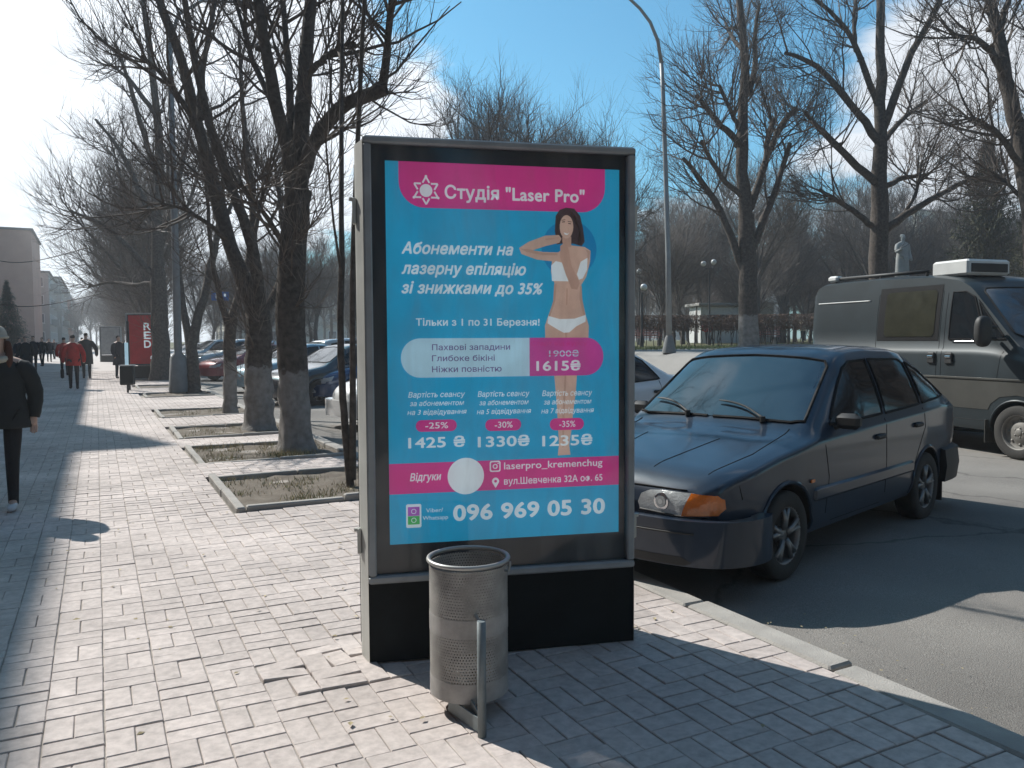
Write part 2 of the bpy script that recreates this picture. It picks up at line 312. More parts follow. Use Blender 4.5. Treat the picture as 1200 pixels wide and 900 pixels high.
# how large each brick shows (distance, in frame)
d = bricks[:, :2]; c_, s_ = math.cos(YAW), math.sin(YAW)
xr = d[:, 0]*c_ - d[:, 1]*s_; zz = d[:, 0]*s_ + d[:, 1]*c_
pxs = 600+950*xr/np.maximum(zz, .3); pys = 398+950*1.48/np.maximum(zz, .3)
BOXC = G(588, 770)
infr = (zz > 1) & (pxs > -20) & (pxs < 1220) & (pys < 930)
hid = (pxs > 425) & (pxs < 752) & (pys < 765)
key = np.where(infr & ~hid, zz, 1e9); order = np.argsort(key); single = set(order[:300].tolist())
ang = rng.normal(0, .007, n); tilt = rng.normal(0, .0045, (n, 2)); dz = rng.normal(0, .0009, n); off = rng.normal(0, .0012, (n, 2))
lift = np.zeros(n); lp = G(400, 782)
dl = np.hypot(d[:, 0]-lp.x, d[:, 1]-lp.y); m_ = dl < .30
lift[m_] = .022*(1-dl[m_]/.34); tilt[m_] += rng.normal(0, .05, (m_.sum(), 2)); ang[m_] += rng.normal(0, .05, m_.sum())
def brick_verts(hx, hy, b=.004, t=.03):
    v = []
    for (zq, ins) in ((-t, 0), (-b, 0), (0, b)):
        v += [(-hx+ins, -hy+ins, zq), (hx-ins, -hy+ins, zq), (hx-ins, hy-ins, zq), (-hx+ins, hy-ins, zq)]
    f = [[8, 9, 10, 11]]
    for k in range(2):
        for i in range(4): f.append([k*4+i, k*4+(i+1) % 4, (k+1)*4+(i+1) % 4, (k+1)*4+i])
    return np.array(v), np.array(f)
bm = {}
for h in ((.1004, .0490), (.0490, .1004)):
    v, f = brick_verts(*h, b=.0032); mbx = MB(); mbx.add(v, f.tolist()); bm[h] = mbx.mesh('paving_stone', m_pav)
for k in single:
    b = bricks[k]; o = bpy.data.objects.new('paving_stone', bm[(b[2], b[3])]); COL.objects.link(o); o.parent = pave
    o.location = (b[0]+off[k, 0], b[1]+off[k, 1], ph(b[0], b[1])+dz[k]+lift[k]+0.002); o.rotation_euler = (tilt[k, 0], tilt[k, 1], ang[k])
rest = np.array([k for k in range(n) if k not in single]); far_m = zz[rest] > 26
def batch(idx, full):
    b = bricks[idx]; base, f = brick_verts(1, 1, b=0, t=.03)
    sg = np.array([(-1, -1), (1, -1), (1, 1), (-1, 1)])
    lv = [(-.03, 0), (-.0035, 0), (0, .0035)] if full else [(-.03, 0), (0, .003)]
    V = []
    for zq, ins in lv:
        lx = (b[:, 2]-ins)[:, None]*sg[:, 0]; ly = (b[:, 3]-ins)[:, None]*sg[:, 1]
        ca, sa = np.cos(ang[idx])[:, None], np.sin(ang[idx])[:, None]
        X = b[:, 0:1]+off[idx, 0:1]+lx*ca-ly*sa; Y = b[:, 1:2]+off[idx, 1:2]+lx*sa+ly*ca
        Z = (ph(b[:, 0], b[:, 1])+dz[idx]+lift[idx])[:, None]+zq+lx*tilt[idx, 0:1]+ly*tilt[idx, 1:2]
        V.append(np.stack([X, Y, Z], -1))
    V = np.concatenate(V, 1); nl = len(lv); F = [[(nl-1)*4+i for i in range(4)]]
    for k in range(nl-1):
        for i in range(4): F.append([k*4+i, k*4+(i+1) % 4, (k+1)*4+(i+1) % 4, (k+1)*4+i])
    F = np.array(F)[None]+(np.arange(len(idx))*nl*4)[:, None, None]
    return V.reshape(-1, 3), F.reshape(-1, 4)
near_i = rest[zz[rest] < 14]; far_i = rest[zz[rest] >= 14]
mb = MB(); v, f = batch(near_i, True); mb.addarr(v, f); v, f = batch(far_i, False); mb.addarr(v, f)
tag(mb.build('paving_stone', m_pav, pave), kind='stuff')
far_p = MB(); far_p.box((-2.3, 110, -.03), (10.3, 128, .06)); tag(far_p.build('far_sidewalk', M('far_paving', (.42, .38, .355), .85, scale=.6, col2=(.50, .455, .43))), kind='structure')
# ---- kerb along the road, single stones
kroot = tag(empty('kerb', (0, 0, 0)), kind='structure'); kroot['kind'] = 'structure'
ks = MB(); ks.box((0, 0, -.14), (.15, .985, .30), bev=.012); kmesh = ks.mesh('kerb_stone', m_kerb)
for k in range(56):
    y = -4+k*1.0
    o = bpy.data.objects.new('kerb_stone', kmesh); COL.objects.link(o); o.parent = kroot
    o.location = (KX+.075+random.gauss(0, .004), y, .004+random.gauss(0, .004)-(.02 if random.random() < .15 else 0)); o.rotation_euler = (random.gauss(0, .006), random.gauss(0, .012), random.gauss(0, .004))
ks = MB(); ks.box((KX+.075, 120, -.08), (.15, 138, .16)); ks.build('kerb_stone', m_kerb, kroot)
k2 = tag(empty('far_kerb', (0, 0, 0)), kind='structure')
ks = MB(); ks.box((FARK+.1, 80, -.05), (.18, 220, .26)); ks.build('kerb_stone', m_kerb, k2)
# ---- tree pits: soil bed edged with stones
def pit(ya, yb, xa, high):
    s = MB(); xs_ = np.linspace(xa, KX, 12); ys_ = np.linspace(ya, yb, 12); X, Y = np.meshgrid(xs_, ys_)
    Z = -.035+.018*np.sin(X*7+ya)*np.cos(Y*6)+rng.normal(0, .008, X.shape)+.03*np.exp(-((X-2.45)**2+(Y-(ya+yb)/2)**2)/.12)
    v = np.stack([X, Y, Z], -1).reshape(-1, 3); i, j = np.meshgrid(np.arange(11), np.arange(11)); q = (j*12+i).ravel()
    s.addarr(v, np.stack([q, q+1, q+13, q+12], 1)); o = tag(s.build('soil_bed', m_soil, smooth=True), kind='structure')
    def stone(cx, cy, lx, ly, top):
        k = MB(); k.box((0, 0, -.12), (lx-.008, ly-.008, .24), bev=.01); q = k.build('kerb_stone', m_kerb, o); q.location = (cx, cy, top+random.gauss(0, .003)); q.rotation_euler = (random.gauss(0, .006), random.gauss(0, .006), random.gauss(0, .008))
    t = high; w = .085; L = (KX-xa)/2
    for a in (0, 1):
        stone(xa+L*(a+.5), ya-w/2, L, w, t if a == 0 else t+.014); stone(xa+L*(a+.5), yb+w/2, L, w, .004)
        stone(xa-w/2, ya-w+(yb-ya+2*w)*(a+.5)/2, w, (yb-ya+2*w)/2, (t+.004)*.7)
    return o
for k, (ya, yb, xa) in enumerate(PITS): pit(ya, yb, xa, .05 if k == 0 else (.018 if k < 3 else .012))
# dry grass in the pits and turf by the far bank
def blades(n, fx, fy, hz, hmin, hmax, mat, name, parent=None, w=.004):
    x = fx(n); y = fy(n); z = hz(x, y); h = rng.uniform(hmin, hmax, n); a = rng.uniform(0, 6.28, n); l = rng.uniform(.2, .9, n)
    b = rng.uniform(0, 6.28, n); W_ = w*rng.uniform(.6, 1.4, n)
    p0 = np.stack([x-W_*np.cos(a), y-W_*np.sin(a), z], 1); p1 = np.stack([x+W_*np.cos(a), y+W_*np.sin(a), z], 1)
    p2 = np.stack([x+h*l*np.cos(b), y+h*l*np.sin(b), z+h], 1)
    V = np.stack([p0, p1, p2], 1).reshape(-1, 3); F = np.arange(3*n).reshape(-1, 3)
    mb = MB(); mb.addarr(V, F); return tag(mb.build(name, mat, parent), kind='stuff')
m_dry = M('dry_grass', (.34, .28, .16), .9, var=.35, scale=3, rnd=.3); m_green = M('new_grass', (.12, .17, .05), .9, var=.35, scale=3, rnd=.3)
for k, (ya, yb, xa) in enumerate(PITS[:4]):
    nb = [1300, 1200, 400, 300][k]
    cx = rng.uniform(xa+.1, KX-.05, 26); cy = rng.uniform(ya+.05, yb-.05, 26)
    if k == 1: cx[:8] = rng.normal(2.15, .1, 8); cy[:8] = rng.normal(ya+.55, .2, 8)
    def fx(n, cx=cx): global _ix; _ix = rng.integers(0, len(cx), n); return np.clip(cx[_ix]+rng.normal(0, .09, n), PITS[k][2]+.02, KX-.02)
    def fy(n, cy=cy): return np.clip(cy[_ix]+rng.normal(0, .09, n), PITS[k][0]+.02, PITS[k][1]-.02)
    blades(nb, fx, fy, lambda x, y: np.full(len(x), -.03), .02, .07 if k != 1 else .11, m_dry, 'dry_grass')
    blades(nb//3, fx, fy, lambda x, y: np.full(len(x), -.03), .02, .06, m_green, 'green_grass')
# leaf litter and grit blown onto the paving
def litter(n, mat, name, s0, s1, fx, fy, z):
    x = fx(n); y = fy(n); s = rng.uniform(s0, s1, n); a = rng.uniform(0, 6.28, n); V = []
    for q, (r_, h_) in enumerate(((1, .15), (.6, .35), (1, .1), (.6, .4))):
        t = a+q*1.5708; V.append(np.stack([x+s*r_*np.cos(t), y+s*r_*np.sin(t), z+s*h_*rng.uniform(.2, 1, n)], 1))
    V = np.stack(V, 1).reshape(-1, 3); mb = MB(); mb.addarr(V, np.arange(4*n).reshape(-1, 4)); tag(mb.build(name, mat), kind='stuff')
litter(260, m_dry, 'leaf_litter', .006, .02, lambda n: rng.uniform(-3, 2.8, n), lambda n: 2+rng.gamma(2, 2.6, n), .006)
litter(420, m_dry, 'leaf_litter', .004, .010, lambda n: KX+.16+rng.gamma(1.2, .25, n), lambda n: rng.uniform(1, 20, n), ROAD_Z+.025)
# ------------------------------------------------------------------ buildings
m_pinkb = M('pink_brick_wall', (.36, .165, .115), .9, scale=.35, col2=(.46, .23, .165), bump=.3, bscale=9)
m_beige = M('beige_render', (.42, .38, .30), .9, scale=.3, col2=(.50, .46, .38))
m_greyr = M('grey_render', (.27, .25, .235), .9, scale=.3, col2=(.34, .32, .30))
m_conc = M('slab_concrete', (.33, .32, .30), .85, scale=1, var=.15, bump=.2)
m_wing = M('window_glass', (.03, .04, .05), .08, spec=.8, var=.3, scale=.4)
m_winf = M('window_frame', (.62, .62, .6), .5, var=.06)
m_roof = M('roof_felt', (.08, .078, .075), .9, var=.2)
def block(name, label, x0, x1, y0, y1, h, mat, floors, sides, z0=0, group=None, pitch=2.6, roofbox=None, balc=0.0, seed=0):
    """rectangular block; windows, ledges and balconies on the listed sides"""
    r = random.Random(seed); cx, cy = (x0+x1)/2, (y0+y1)/2
    root = empty(name, (cx, cy, z0), 0, label, 'building', group)
    m = MB(); m.box((0, 0, h/2), (x1-x0, y1-y0, h)); w = m.build('wall', mat, root)
    m = MB(); m.box((0, 0, h+.15), (x1-x0+.5, y1-y0+.5, .3), bev=.03); rf = m.build('roof', m_roof, root)
    if roofbox:
        for (bx, by, bw, bd, bh, pk) in roofbox:
            m = MB(); m.box((bx-cx, by-cy, h+.3+bh/2), (bw, bd, bh))
            if pk: m.box((bx-cx, by-cy, h+.3+bh+pk/2), (bw, bd, pk), taper=.02)
            m.build('vent_stack', mat, rf)
    fm = MB(); fm.box((0, .03, 0), (1.5, .08, 1.55)); fmesh = None
    fr = MB(); 
    for (c, d) in (((0, 0, .76), (1.5, .12, .08)), ((0, 0, -.76), (1.5, .12, .08)), ((-.71, 0, 0), (.08, .12, 1.44)), ((.71, 0, 0), (.08, .12, 1.44)), ((.1, 0, 0), (.07, .1, 1.44)), ((0, -.03, -.86), (1.7, .25, .06))): fr.box(c, d)
    frm = fr.mesh('window', m_winf); pa = MB(); pa.box((0, .015, 0), (1.36, .03, 1.46)); pam = pa.mesh('pane', m_wing)
    bl = MB(); bl.box((0, -.6, -.95), (2.6, 1.2, .14)); 
    for (c, d) in (((0, -1.17, -.45), (2.6, .05, .9)), ((-1.27, -.6, -.45), (.05, 1.1, .9)), ((1.27, -.6, -.45), (.05, 1.1, .9))): bl.box(c, d)
    blm = bl.mesh('balcony', m_conc)
    fh = (h-.9)/floors
    for sd in sides:
        L_ = (y1-y0) if sd in 'WE' else (x1-x0); n = max(1, int(L_/pitch))
        for f in range(floors):
            for k in range(n):
                t = (k+.5)/n*L_-L_/2; z = .9+fh*f+fh*.5
                if sd == 'S': loc = (t, -(y1-y0)/2-.03, z); rz = 0
                elif sd == 'N': loc = (-t, (y1-y0)/2+.03, z); rz = math.pi
                elif sd == 'E': loc = ((x1-x0)/2+.03, t, z); rz = math.pi/2
                else: loc = (-(x1-x0)/2-.03, -t, z); rz = -math.pi/2
                o = bpy.data.objects.new('window', frm); COL.objects.link(o); o.parent = root; o.location = loc; o.rotation_euler = (0, 0, rz)
                g = bpy.data.objects.new('pane', pam); COL.objects.link(g); g.parent = o
                if f and balc and (k % 4 == 1) and r.random() < balc:
                    o = bpy.data.objects.new('balcony', blm); COL.objects.link(o); o.parent = root; o.location = (loc[0], loc[1], loc[2]-.1); o.rotation_euler = (0, 0, rz)
    return root
# the block left of the frame that shades the pavement
block('apartment_block', 'long five storey brick block along the left side of the pavement', -20, -7.6, -60, 76, 16.02, m_pinkb, 5, 'E', pitch=4.4, balc=0, seed=1,
      roofbox=None)
m = MB(); m.prism([(27.9, 0), (34.7, 0), (33.3, 4.1), (32.0, 3.1), (30.4, 1.3), (28.6, .9)], 0, 2.2); m.v = [np.stack([q[:, 2]-10.0, q[:, 0], q[:, 1]+16.2], 1) for q in m.v]; tag(m.build('roof_gable', m_pinkb), 'gabled brick stair head on the roof of the left block', 'roof gable')
# pink block with the blank end wall and loggias at its left
pb = block('corner_block', 'pink brick block with blank end wall at the far left', -40, -7.6, 131, 150, 16.9, m_pinkb, 5, '', seed=2)
lg = MB(); lg2 = MB(); ptx = pb.location
for f in range(4):
    z = 3.2+f*3.05
    l = MB(); l.box((0, 0, 0), (3.6, .9, .22)); l.box((0, -.42, .55), (3.6, .06, .95)); o = l.build('balcony', m_conc, pb); o.location = (-13.6-ptx.x, 131-.45-ptx.y, z)
    l = MB(); l.box((0, 0, 0), (3.4, .08, 1.5)); o = l.build('window', m_wing, pb); o.location = (-13.6-ptx.x, 130.95-ptx.y, z+1.85)
    for q in (-1.68, -.55, .6, 1.68):
        l = MB(); l.box((0, 0, 0), (.09, .1, 1.5)); s_ = l.build('mullion', m_winf, o); s_.location = (q, -.04, 0)
block('apartment_block', 'grey rendered street block behind the pink corner block', -22, -6.8, 156, 184, 13.0, m_greyr, 4, 'SE', balc=.9, seed=3, pitch=3)
block('apartment_block', 'taller grey block with projecting balconies farther down the street', -22, -6.2, 190, 232, 14.5, m_greyr, 4, 'SE', balc=.8, seed=4, pitch=3.4)
block('apartment_block', 'last brownish block at the end of the street on the left', -22, -5.6, 240, 330, 13.0, m_pinkb, 4, 'SE', balc=.5, seed=5, pitch=5)
# blocks beyond the square
for (x, z, w, dd, h, mt, lb, fl) in ((88, 165, 34, 12, 25, m_beige, 'beige block of flats beyond the square, behind the dark conifer', 8), (-38, 150, 30, 12, 13, m_beige, 'low pale block beyond the parked cars, seen between the tree trunks', 4), (48, 200, 40, 12, 15, m_greyr, 'pale grey block far behind the hedge and the globe lamps', 5)):
    p = W2(x, z); block('apartment_block', lb, p.x-w/2, p.x+w/2, p.y-dd/2, p.y+dd/2, h, mt, fl, 'SW', seed=fl, pitch=3.2, balc=.8)
block('apartment_block', 'beige block of flats across the square behind the viewpoint', 20, 75, -66, -52, 16, m_beige, 5, 'N', seed=9, pitch=4.5)
# white kiosk glimpses beyond the hedge
m_white = M('white_panel', (.60, .60, .58), .6, var=.08)
for (px, D, w, h, lb) in ((838, 58, 3.0, 2.6, 'white kiosk behind the hedge below the paired globe lamps'), (868, 66, 4.5, 3.0, 'white pavilion behind the hedge beside the big tree trunk')):
    p = P3(px, 380, D); z = float(elev(p.x)); k = empty('kiosk', (p.x, p.y, z), R(-20), lb, 'kiosk')
    m = MB(); m.box((0, 0, h/2), (w, 2.4, h), bev=.04); m.build('wall', m_white, k); m = MB(); m.box((0, 0, h+.12), (w+.5, 3.0, .2), bev=.03); m.build('roof', m_conc, k)
    m = MB(); m.box((0, 0, 0), (w*.6, .06, 1.1), bev=.02); o = m.build('window', m_wing, k); o.location = (0, -1.22, 1.45)
# ------------------------------------------------------------------ trees
BK = bark_mat('linden_bark', (.092, .078, .068)); BKW = bark_mat('limed_bark', (.092, .078, .068), white=1.12); TW = M('twig_bark', (.11, .088, .074), .8, var=.35, scale=3, spec=.3)
TW2 = M('young_twig', (.19, .15, .125), .6, var=.35, scale=3, spec=.4)
def norm(a): return a/(np.linalg.norm(a, axis=-1, keepdims=True)+1e-9)
def spawn(P, Rr, per, L, ang, rr, tmin, K, up=.25, rg=rng, jit=.04, tpow=1.0):
    N, KK, _ = P.shape; idx = np.repeat(np.arange(N), per); n = len(idx)
    t = tmin+(1-tmin)*rg.random(n)**tpow; u = t*(KK-1.001); k = u.astype(int); fr = (u-k)[:, None]
    p = P[idx, k]*(1-fr)+P[idx, k+1]*fr; tan = norm(P[idx, k+1]-P[idx, k]); r0 = Rr[idx, k]*(1-fr[:, 0])+Rr[idx, k+1]*fr[:, 0]
    rv = norm(rg.normal(size=(n, 3))); perp = norm(rv-(rv*tan).sum(1, keepdims=True)*tan)
    a = rg.uniform(ang[0], ang[1], n)[:, None]; d = tan*np.cos(a)+perp*np.sin(a)
    ln = rg.uniform(L[0], L[1], n)*(1.05-.35*t); s = np.linspace(0, 1, K)
    Q = p[:, None]+ln[:, None, None]*s[None, :, None]*d[:, None]
    Q[:, :, 2] += (ln*up)[:, None]*s**2
    w = rg.normal(size=(n, K, 3))*jit*ln[:, None, None]*s[None, :, None]**.8; Q += np.cumsum(w, 1)*.5
    rb = np.minimum(r0*.85, rr*rg.uniform(.7, 1.25, n)*(.5+ln/L[1])); RR = rb[:, None]*(1-.72*s)[None]
    return Q, RR
def resample(pts, K, jit, rg):
    pts = np.array(pts, float); seg = np.r_[0, np.cumsum(np.linalg.norm(np.diff(pts[:, :3], axis=0), axis=1))]; s = np.linspace(0, seg[-1], K)
    q = np.stack([np.interp(s, seg, pts[:, i]) for i in range(4)], 1)
    for _ in range(2): q[1:-1] = (q[:-2]+2*q[1:-1]+q[2:])/4
    q[1:-1, :3] += rg.normal(size=(K-2, 3))*jit*q[1:-1, 3:4]; return q
def tree(name, base, trunk, limbs, label, cat='tree', group=None, white=False, n1=9, n2=7, n3=5, L1=(.7, 2.0), L2=(.4, 1.0), L3=(.25, .6), seed=1, tr=(.019, .0085, .0042), tmin=.25, young=.3, epi=0, up=(.35, .3, .25), flare=1.5, n0=0):
    """trunk and limbs: lists of world points (x, y, z, r)"""
    rg = np.random.default_rng(seed); base = np.array(base); root = empty(name, base, 0, label, cat, group)
    tm = MB(); T = resample(trunk, 18, .05, rg); T[:, :3] -= base
    hh = T[:, 2]-T[0, 2]; T[:, 3] *= 1+(flare-1)*np.exp(-hh/.16)
    v, f = tubes(T[None, :, :3], T[None, :, 3], 16); 
    rad = rg.normal(1, .035, (18, 16)); rad[:2] *= 1+.10*np.sin(np.arange(16)*6.283/16*4+seed); c = np.repeat(T[:, :3], 16, 0); v = c+(v-c)*rad.reshape(-1, 1); tm.addarr(v, f)
    LP = []; LR = []
    for l in limbs:
        q = resample(l, 12, .16, rg); q[:, :3] -= base; LP.append(q[:, :3]); LR.append(q[:, 3])
    if n0:                                  # secondary limbs
        P, Q = spawn(np.array(LP), np.array(LR), n0, (1.2, 2.6), (.5, 1.1), .045, .3, 12, .35, rg); LP += list(P); LR += list(Q)
    LP = np.array(LP); LR = np.array(LR); v, f = tubes(LP, LR, 9); c = np.repeat(LP.reshape(-1, 3), 9, 0); v = c+(v-c)*rg.normal(1, .06, (len(v), 1)); tm.addarr(v, f)
    for p, r in zip(LP, LR):                 # knobbly pruning scars
        for _ in range(3):
            k = rg.integers(3, 11); d = norm(rg.normal(size=3)); d[2] = abs(d[2])*.6
            tm.tube([p[k], p[k]+d*r[k]*1.25, p[k]+d*r[k]*1.8], [r[k]*.62, r[k]*.55, r[k]*.4], 6)
    tm.build('trunk', BKW if white else BK, root, smooth=True)
    B1, R1 = spawn(LP, LR, n1, L1, (.45, 1.25), tr[0], tmin, 7, up[0], rg, .06, .75)
    if epi:
        E, ER = spawn(T[None, 6:, :3], T[None, 6:, 3], epi, (.5, 1.4), (.7, 1.4), tr[1]*1.2, 0, 7, .3, rg, .07); B1 = np.concatenate([B1, E]); R1 = np.concatenate([R1, ER])
    B2, R2 = spawn(B1, R1, n2, L2, (.35, 1.05), tr[1], .15, 5, up[1], rg, .07)
    B3, R3 = spawn(B2, R2, n3, L3, (.3, .95), tr[2], .15, 4, up[2], rg, .08)
    cm = MB(); v, f = tubes(B1, R1, 5); cm.addarr(v, f); v, f = tubes(B2, R2, 3); cm.addarr(v, f, 0)
    k = int(len(B3)*(1-young)); v, f = tubes(B3[:k], R3[:k], 3); cm.addarr(v, f, 0); v, f = tubes(B3[k:], R3[k:], 3); cm.addarr(v, f, 1)
    cm.build('crown', [TW, TW2], root); return root
def PX(D, pts, r0, r1, tilt=0.0):            # a traced limb: picture points at a real distance D, radii in metres at both ends
    out = []; n = len(pts)
    for i, p in enumerate(pts):
        dd = D+(p[2] if len(p) > 2 else tilt*i/(n-1)); w = P3(p[0], p[1], dd); t = i/(n-1)
        out.append((w.x, w.y, w.z, r0+(r1-r0)*t))
    return out
ptree = lambda x: x
def treeD(name, D, basepx, trunk, rt, limbs, label, zbase=None, **k):
    sc = D/FPX; b = P3(basepx[0], basepx[1], D); T = PX(D, [basepx]+trunk, rt[0]*sc, rt[1]*sc)
    if zbase is not None: T[0] = (T[0][0], T[0][1], zbase-.1, T[0][3]); b.z = zbase
    rr = random.Random(len(limbs)+basepx[0])
    Ls = [PX(D, l[0], l[1]*sc, l[2]*sc, l[3] if len(l) > 3 else rr.uniform(-1.6, 1.6)) for l in limbs]
    return tree(name, (b.x, b.y, b.z), T, Ls, label, **k)
gl_ = 'trees in the pits along the kerb'; gs_ = 'big trees on the square'
treeD('linden_tree', 11.15, (348, 527), [(345, 470), (342, 400), (340, 330), (345, 270), (350, 222)], (18, 15), [
    ([(350, 235), (354, 150), (357, 80), (364, 0), (372, -100), (378, -190)], 11, 4, .6), ([(352, 225), (362, 175), (380, 142), (402, 122), (426, 113), (452, 104)], 9, 7, -.5),
    ([(448, 112), (453, 60), (459, 0), (466, -80)], 5.5, 2.5, -.8), ([(345, 240), (334, 165), (320, 95), (306, 30), (297, -30), (284, -110)], 9, 4, -.8),
    ([(362, 85), (382, 68), (400, 56), (416, 52)], 4, 3, -.5), ([(345, 200), (340, 110), (335, 40), (325, -60)], 5.5, 3, 1.0), ([(326, 130), (300, 85), (285, 30), (262, -40)], 4, 2, .8), ([(340, 300), (318, 262), (300, 235), (282, 215)], 3.5, 1.5, -1.0), ([(368, -60, .2), (395, -130, -.8), (430, -220, -2.2), (470, -330, -3.6), (500, -450, -4.8)], 5, 2.5), ([(460, -20, -.8), (500, -90, -2.0), (540, -190, -3.2), (570, -300, -4.4)], 3.5, 2), ([(378, -160, .6), (420, -260, -.5), (470, -340, -1.4)], 4, 2)],
    'big linden with whitewashed base and thick limb curving right over the poster', white=True, n1=14, n2=6, n3=4, seed=11, epi=22, group=gl_, zbase=-.03, L1=(.8, 2.2))
treeD('linden_tree', 13.8, (304, 502), [(303, 440), (304, 395), (301, 358)], (17, 13.5), [
    ([(301, 362), (285, 335), (268, 290), (258, 245), (243, 190), (226, 120), (207, 50), (186, -5), (170, -60)], 10, 4, .5), ([(305, 358), (308, 318), (291, 270), (270, 222), (252, 168), (234, 100), (222, 40), (210, -40)], 7.5, 3, -.8),
    ([(303, 372), (325, 350), (335, 300), (330, 250), (322, 190)], 6, 2, 1.3), ([(240, 180), (222, 130), (195, 90), (165, 65)], 4, 2, -.6), ([(235, 140), (236, 80), (250, 20), (255, -50)], 4, 2, 1), ([(265, 280), (235, 255), (205, 240), (175, 238)], 3, 1.2, -1)],
    'linden with whitewashed base and two limbs leaning left', white=True, n1=13, n2=6, n3=4, seed=12, epi=14, group=gl_, zbase=-.03, L1=(.8, 2.3), tr=(.02, .009, .0048), flare=1.35)
treeD('young_linden_tree', 17.0, (269, 481), [(270, 430), (268, 400), (272, 372)], (8, 6.5), [([(271, 375), (282, 340), (297, 295), (300, 240), (288, 180), (283, 110), (280, 40)], 5, 2), ([(268, 385), (256, 345), (248, 300), (244, 250), (240, 190)], 4, 1.5), ([(296, 290), (305, 240), (312, 190)], 3, 1.2)],
    'slender linden with pale lower trunk left of the bigger whitewashed lindens', white=True, n1=16, n2=7, n3=5, seed=13, group=gl_, zbase=-.03, tr=(.018, .009, .0055), flare=1.25)
treeD('linden_tree', 24.0, (228, 459), [(226, 430), (224, 408)], (8, 6), [([(224, 410), (232, 372), (243, 330), (253, 285), (259, 255), (262, 200)], 6, 2.5), ([(223, 410), (216, 380), (213, 345), (206, 300), (200, 240), (196, 180)], 5, 2.5), ([(255, 280), (275, 230), (290, 170)], 3, 1.5)],
    'linden forking low into a V just right of the street lamp pole', n1=13, n2=7, n3=4, seed=14, group=gl_, zbase=-.03, L1=(.9, 2.4), tr=(.018, .0085, .0055), flare=1.2)
treeD('linden_tree', 31.0, (188, 444), [(188, 400), (186, 350), (184, 315)], (11, 8), [([(184, 330), (162, 303), (133, 270), (108, 256), (82, 247)], 4, 1.4, -1), ([(185, 315), (183, 260), (189, 200), (182, 120), (174, 40), (165, -20)], 7, 2.5, 0), ([(185, 270), (160, 215), (138, 170), (112, 140)], 4, 1.5, 1.5), ([(187, 215), (166, 150), (150, 90), (135, 50)], 3.5, 1.5, -2),
    ([(186, 300), (200, 250), (215, 190), (225, 130)], 4, 1.5, 2), ([(185, 330), (160, 335), (130, 330), (104, 336)], 3, 1.2, 2), ([(180, 130), (150, 90), (120, 70)], 3, 1.2, 1)],
    'dense twiggy linden behind the red RED poster box', n1=15, n2=7, n3=4, seed=15, group=gl_, zbase=-.03, L1=(1.0, 2.8), L2=(.5, 1.2), L3=(.3, .7), tr=(.02, .0095, .006), epi=14, flare=1.2, young=.15)
treeD('sapling_tree', 8.3, (412, 571), [(404, 500), (401, 450), (398, 380), (401, 300)], (4.6, 3.6), [([(401, 310), (399, 230), (400, 150), (401, 60), (402, -40), (406, -120), (420, -260)], 3.4, 1.5), ([(413, 562), (417, 480), (413, 400), (410, 340), (412, 270), (420, 180), (423, 60), (428, -60), (445, -180), (470, -300)], 4.2, 1.6), ([(402, 330), (392, 270), (384, 200), (380, 130)], 1.7, .8)],
    'thin twin stemmed tree right beside the poster box', n1=10, n2=4, n3=3, seed=16, group=gl_, zbase=-.03, tr=(.009, .005, .003), L1=(.4, 1.0), L2=(.2, .5), L3=(.1, .3), flare=1.2, tmin=.5)
# ---- right-hand square
def RT(name, D, basepx, trunk, rt, limbs, label, **k):
    p = P3(basepx[0], basepx[1], D); return treeD(name, D, basepx, trunk, rt, limbs, label, zbase=float(elev(p.x)), group=gs_, **k)
RT('linden_tree', 24, (877, 414), [(877, 350), (876, 300), (874, 252)], (12, 9), [
    ([(877, 335), (862, 292), (846, 250), (830, 222), (812, 200), (800, 185)], 5, 2.2), ([(876, 305), (890, 270), (905, 235), (915, 200), (926, 168)], 5, 2.5), ([(874, 256), (869, 205), (871, 150), (876, 105), (871, 60), (868, 0), (866, -50)], 8, 3, 0),
    ([(872, 172), (850, 152), (832, 132), (816, 112)], 4, 2.5), ([(878, 110), (886, 80), (884, 40), (890, 5)], 3.5, 2), ([(879, 245), (894, 200), (904, 170), (916, 142), (933, 127)], 4.5, 3), ([(870, 160), (856, 130), (843, 100)], 3, 2), ([(897, 190), (900, 160), (907, 140)], 3.5, 3), ([(873, 232), (850, 215), (835, 190), (822, 165)], 3.5, 2), ([(871, 60), (858, 45), (850, 25)], 3, 1.5)],
    'bare tree with many pruned limbs right of the tall curved street lamp', white=True, n1=15, n2=6, n3=6, seed=21, tr=(.022, .0105, .0062), L1=(.9, 2.6), L2=(.5, 1.3), L3=(.3, .8), flare=1.15, tmin=.35)
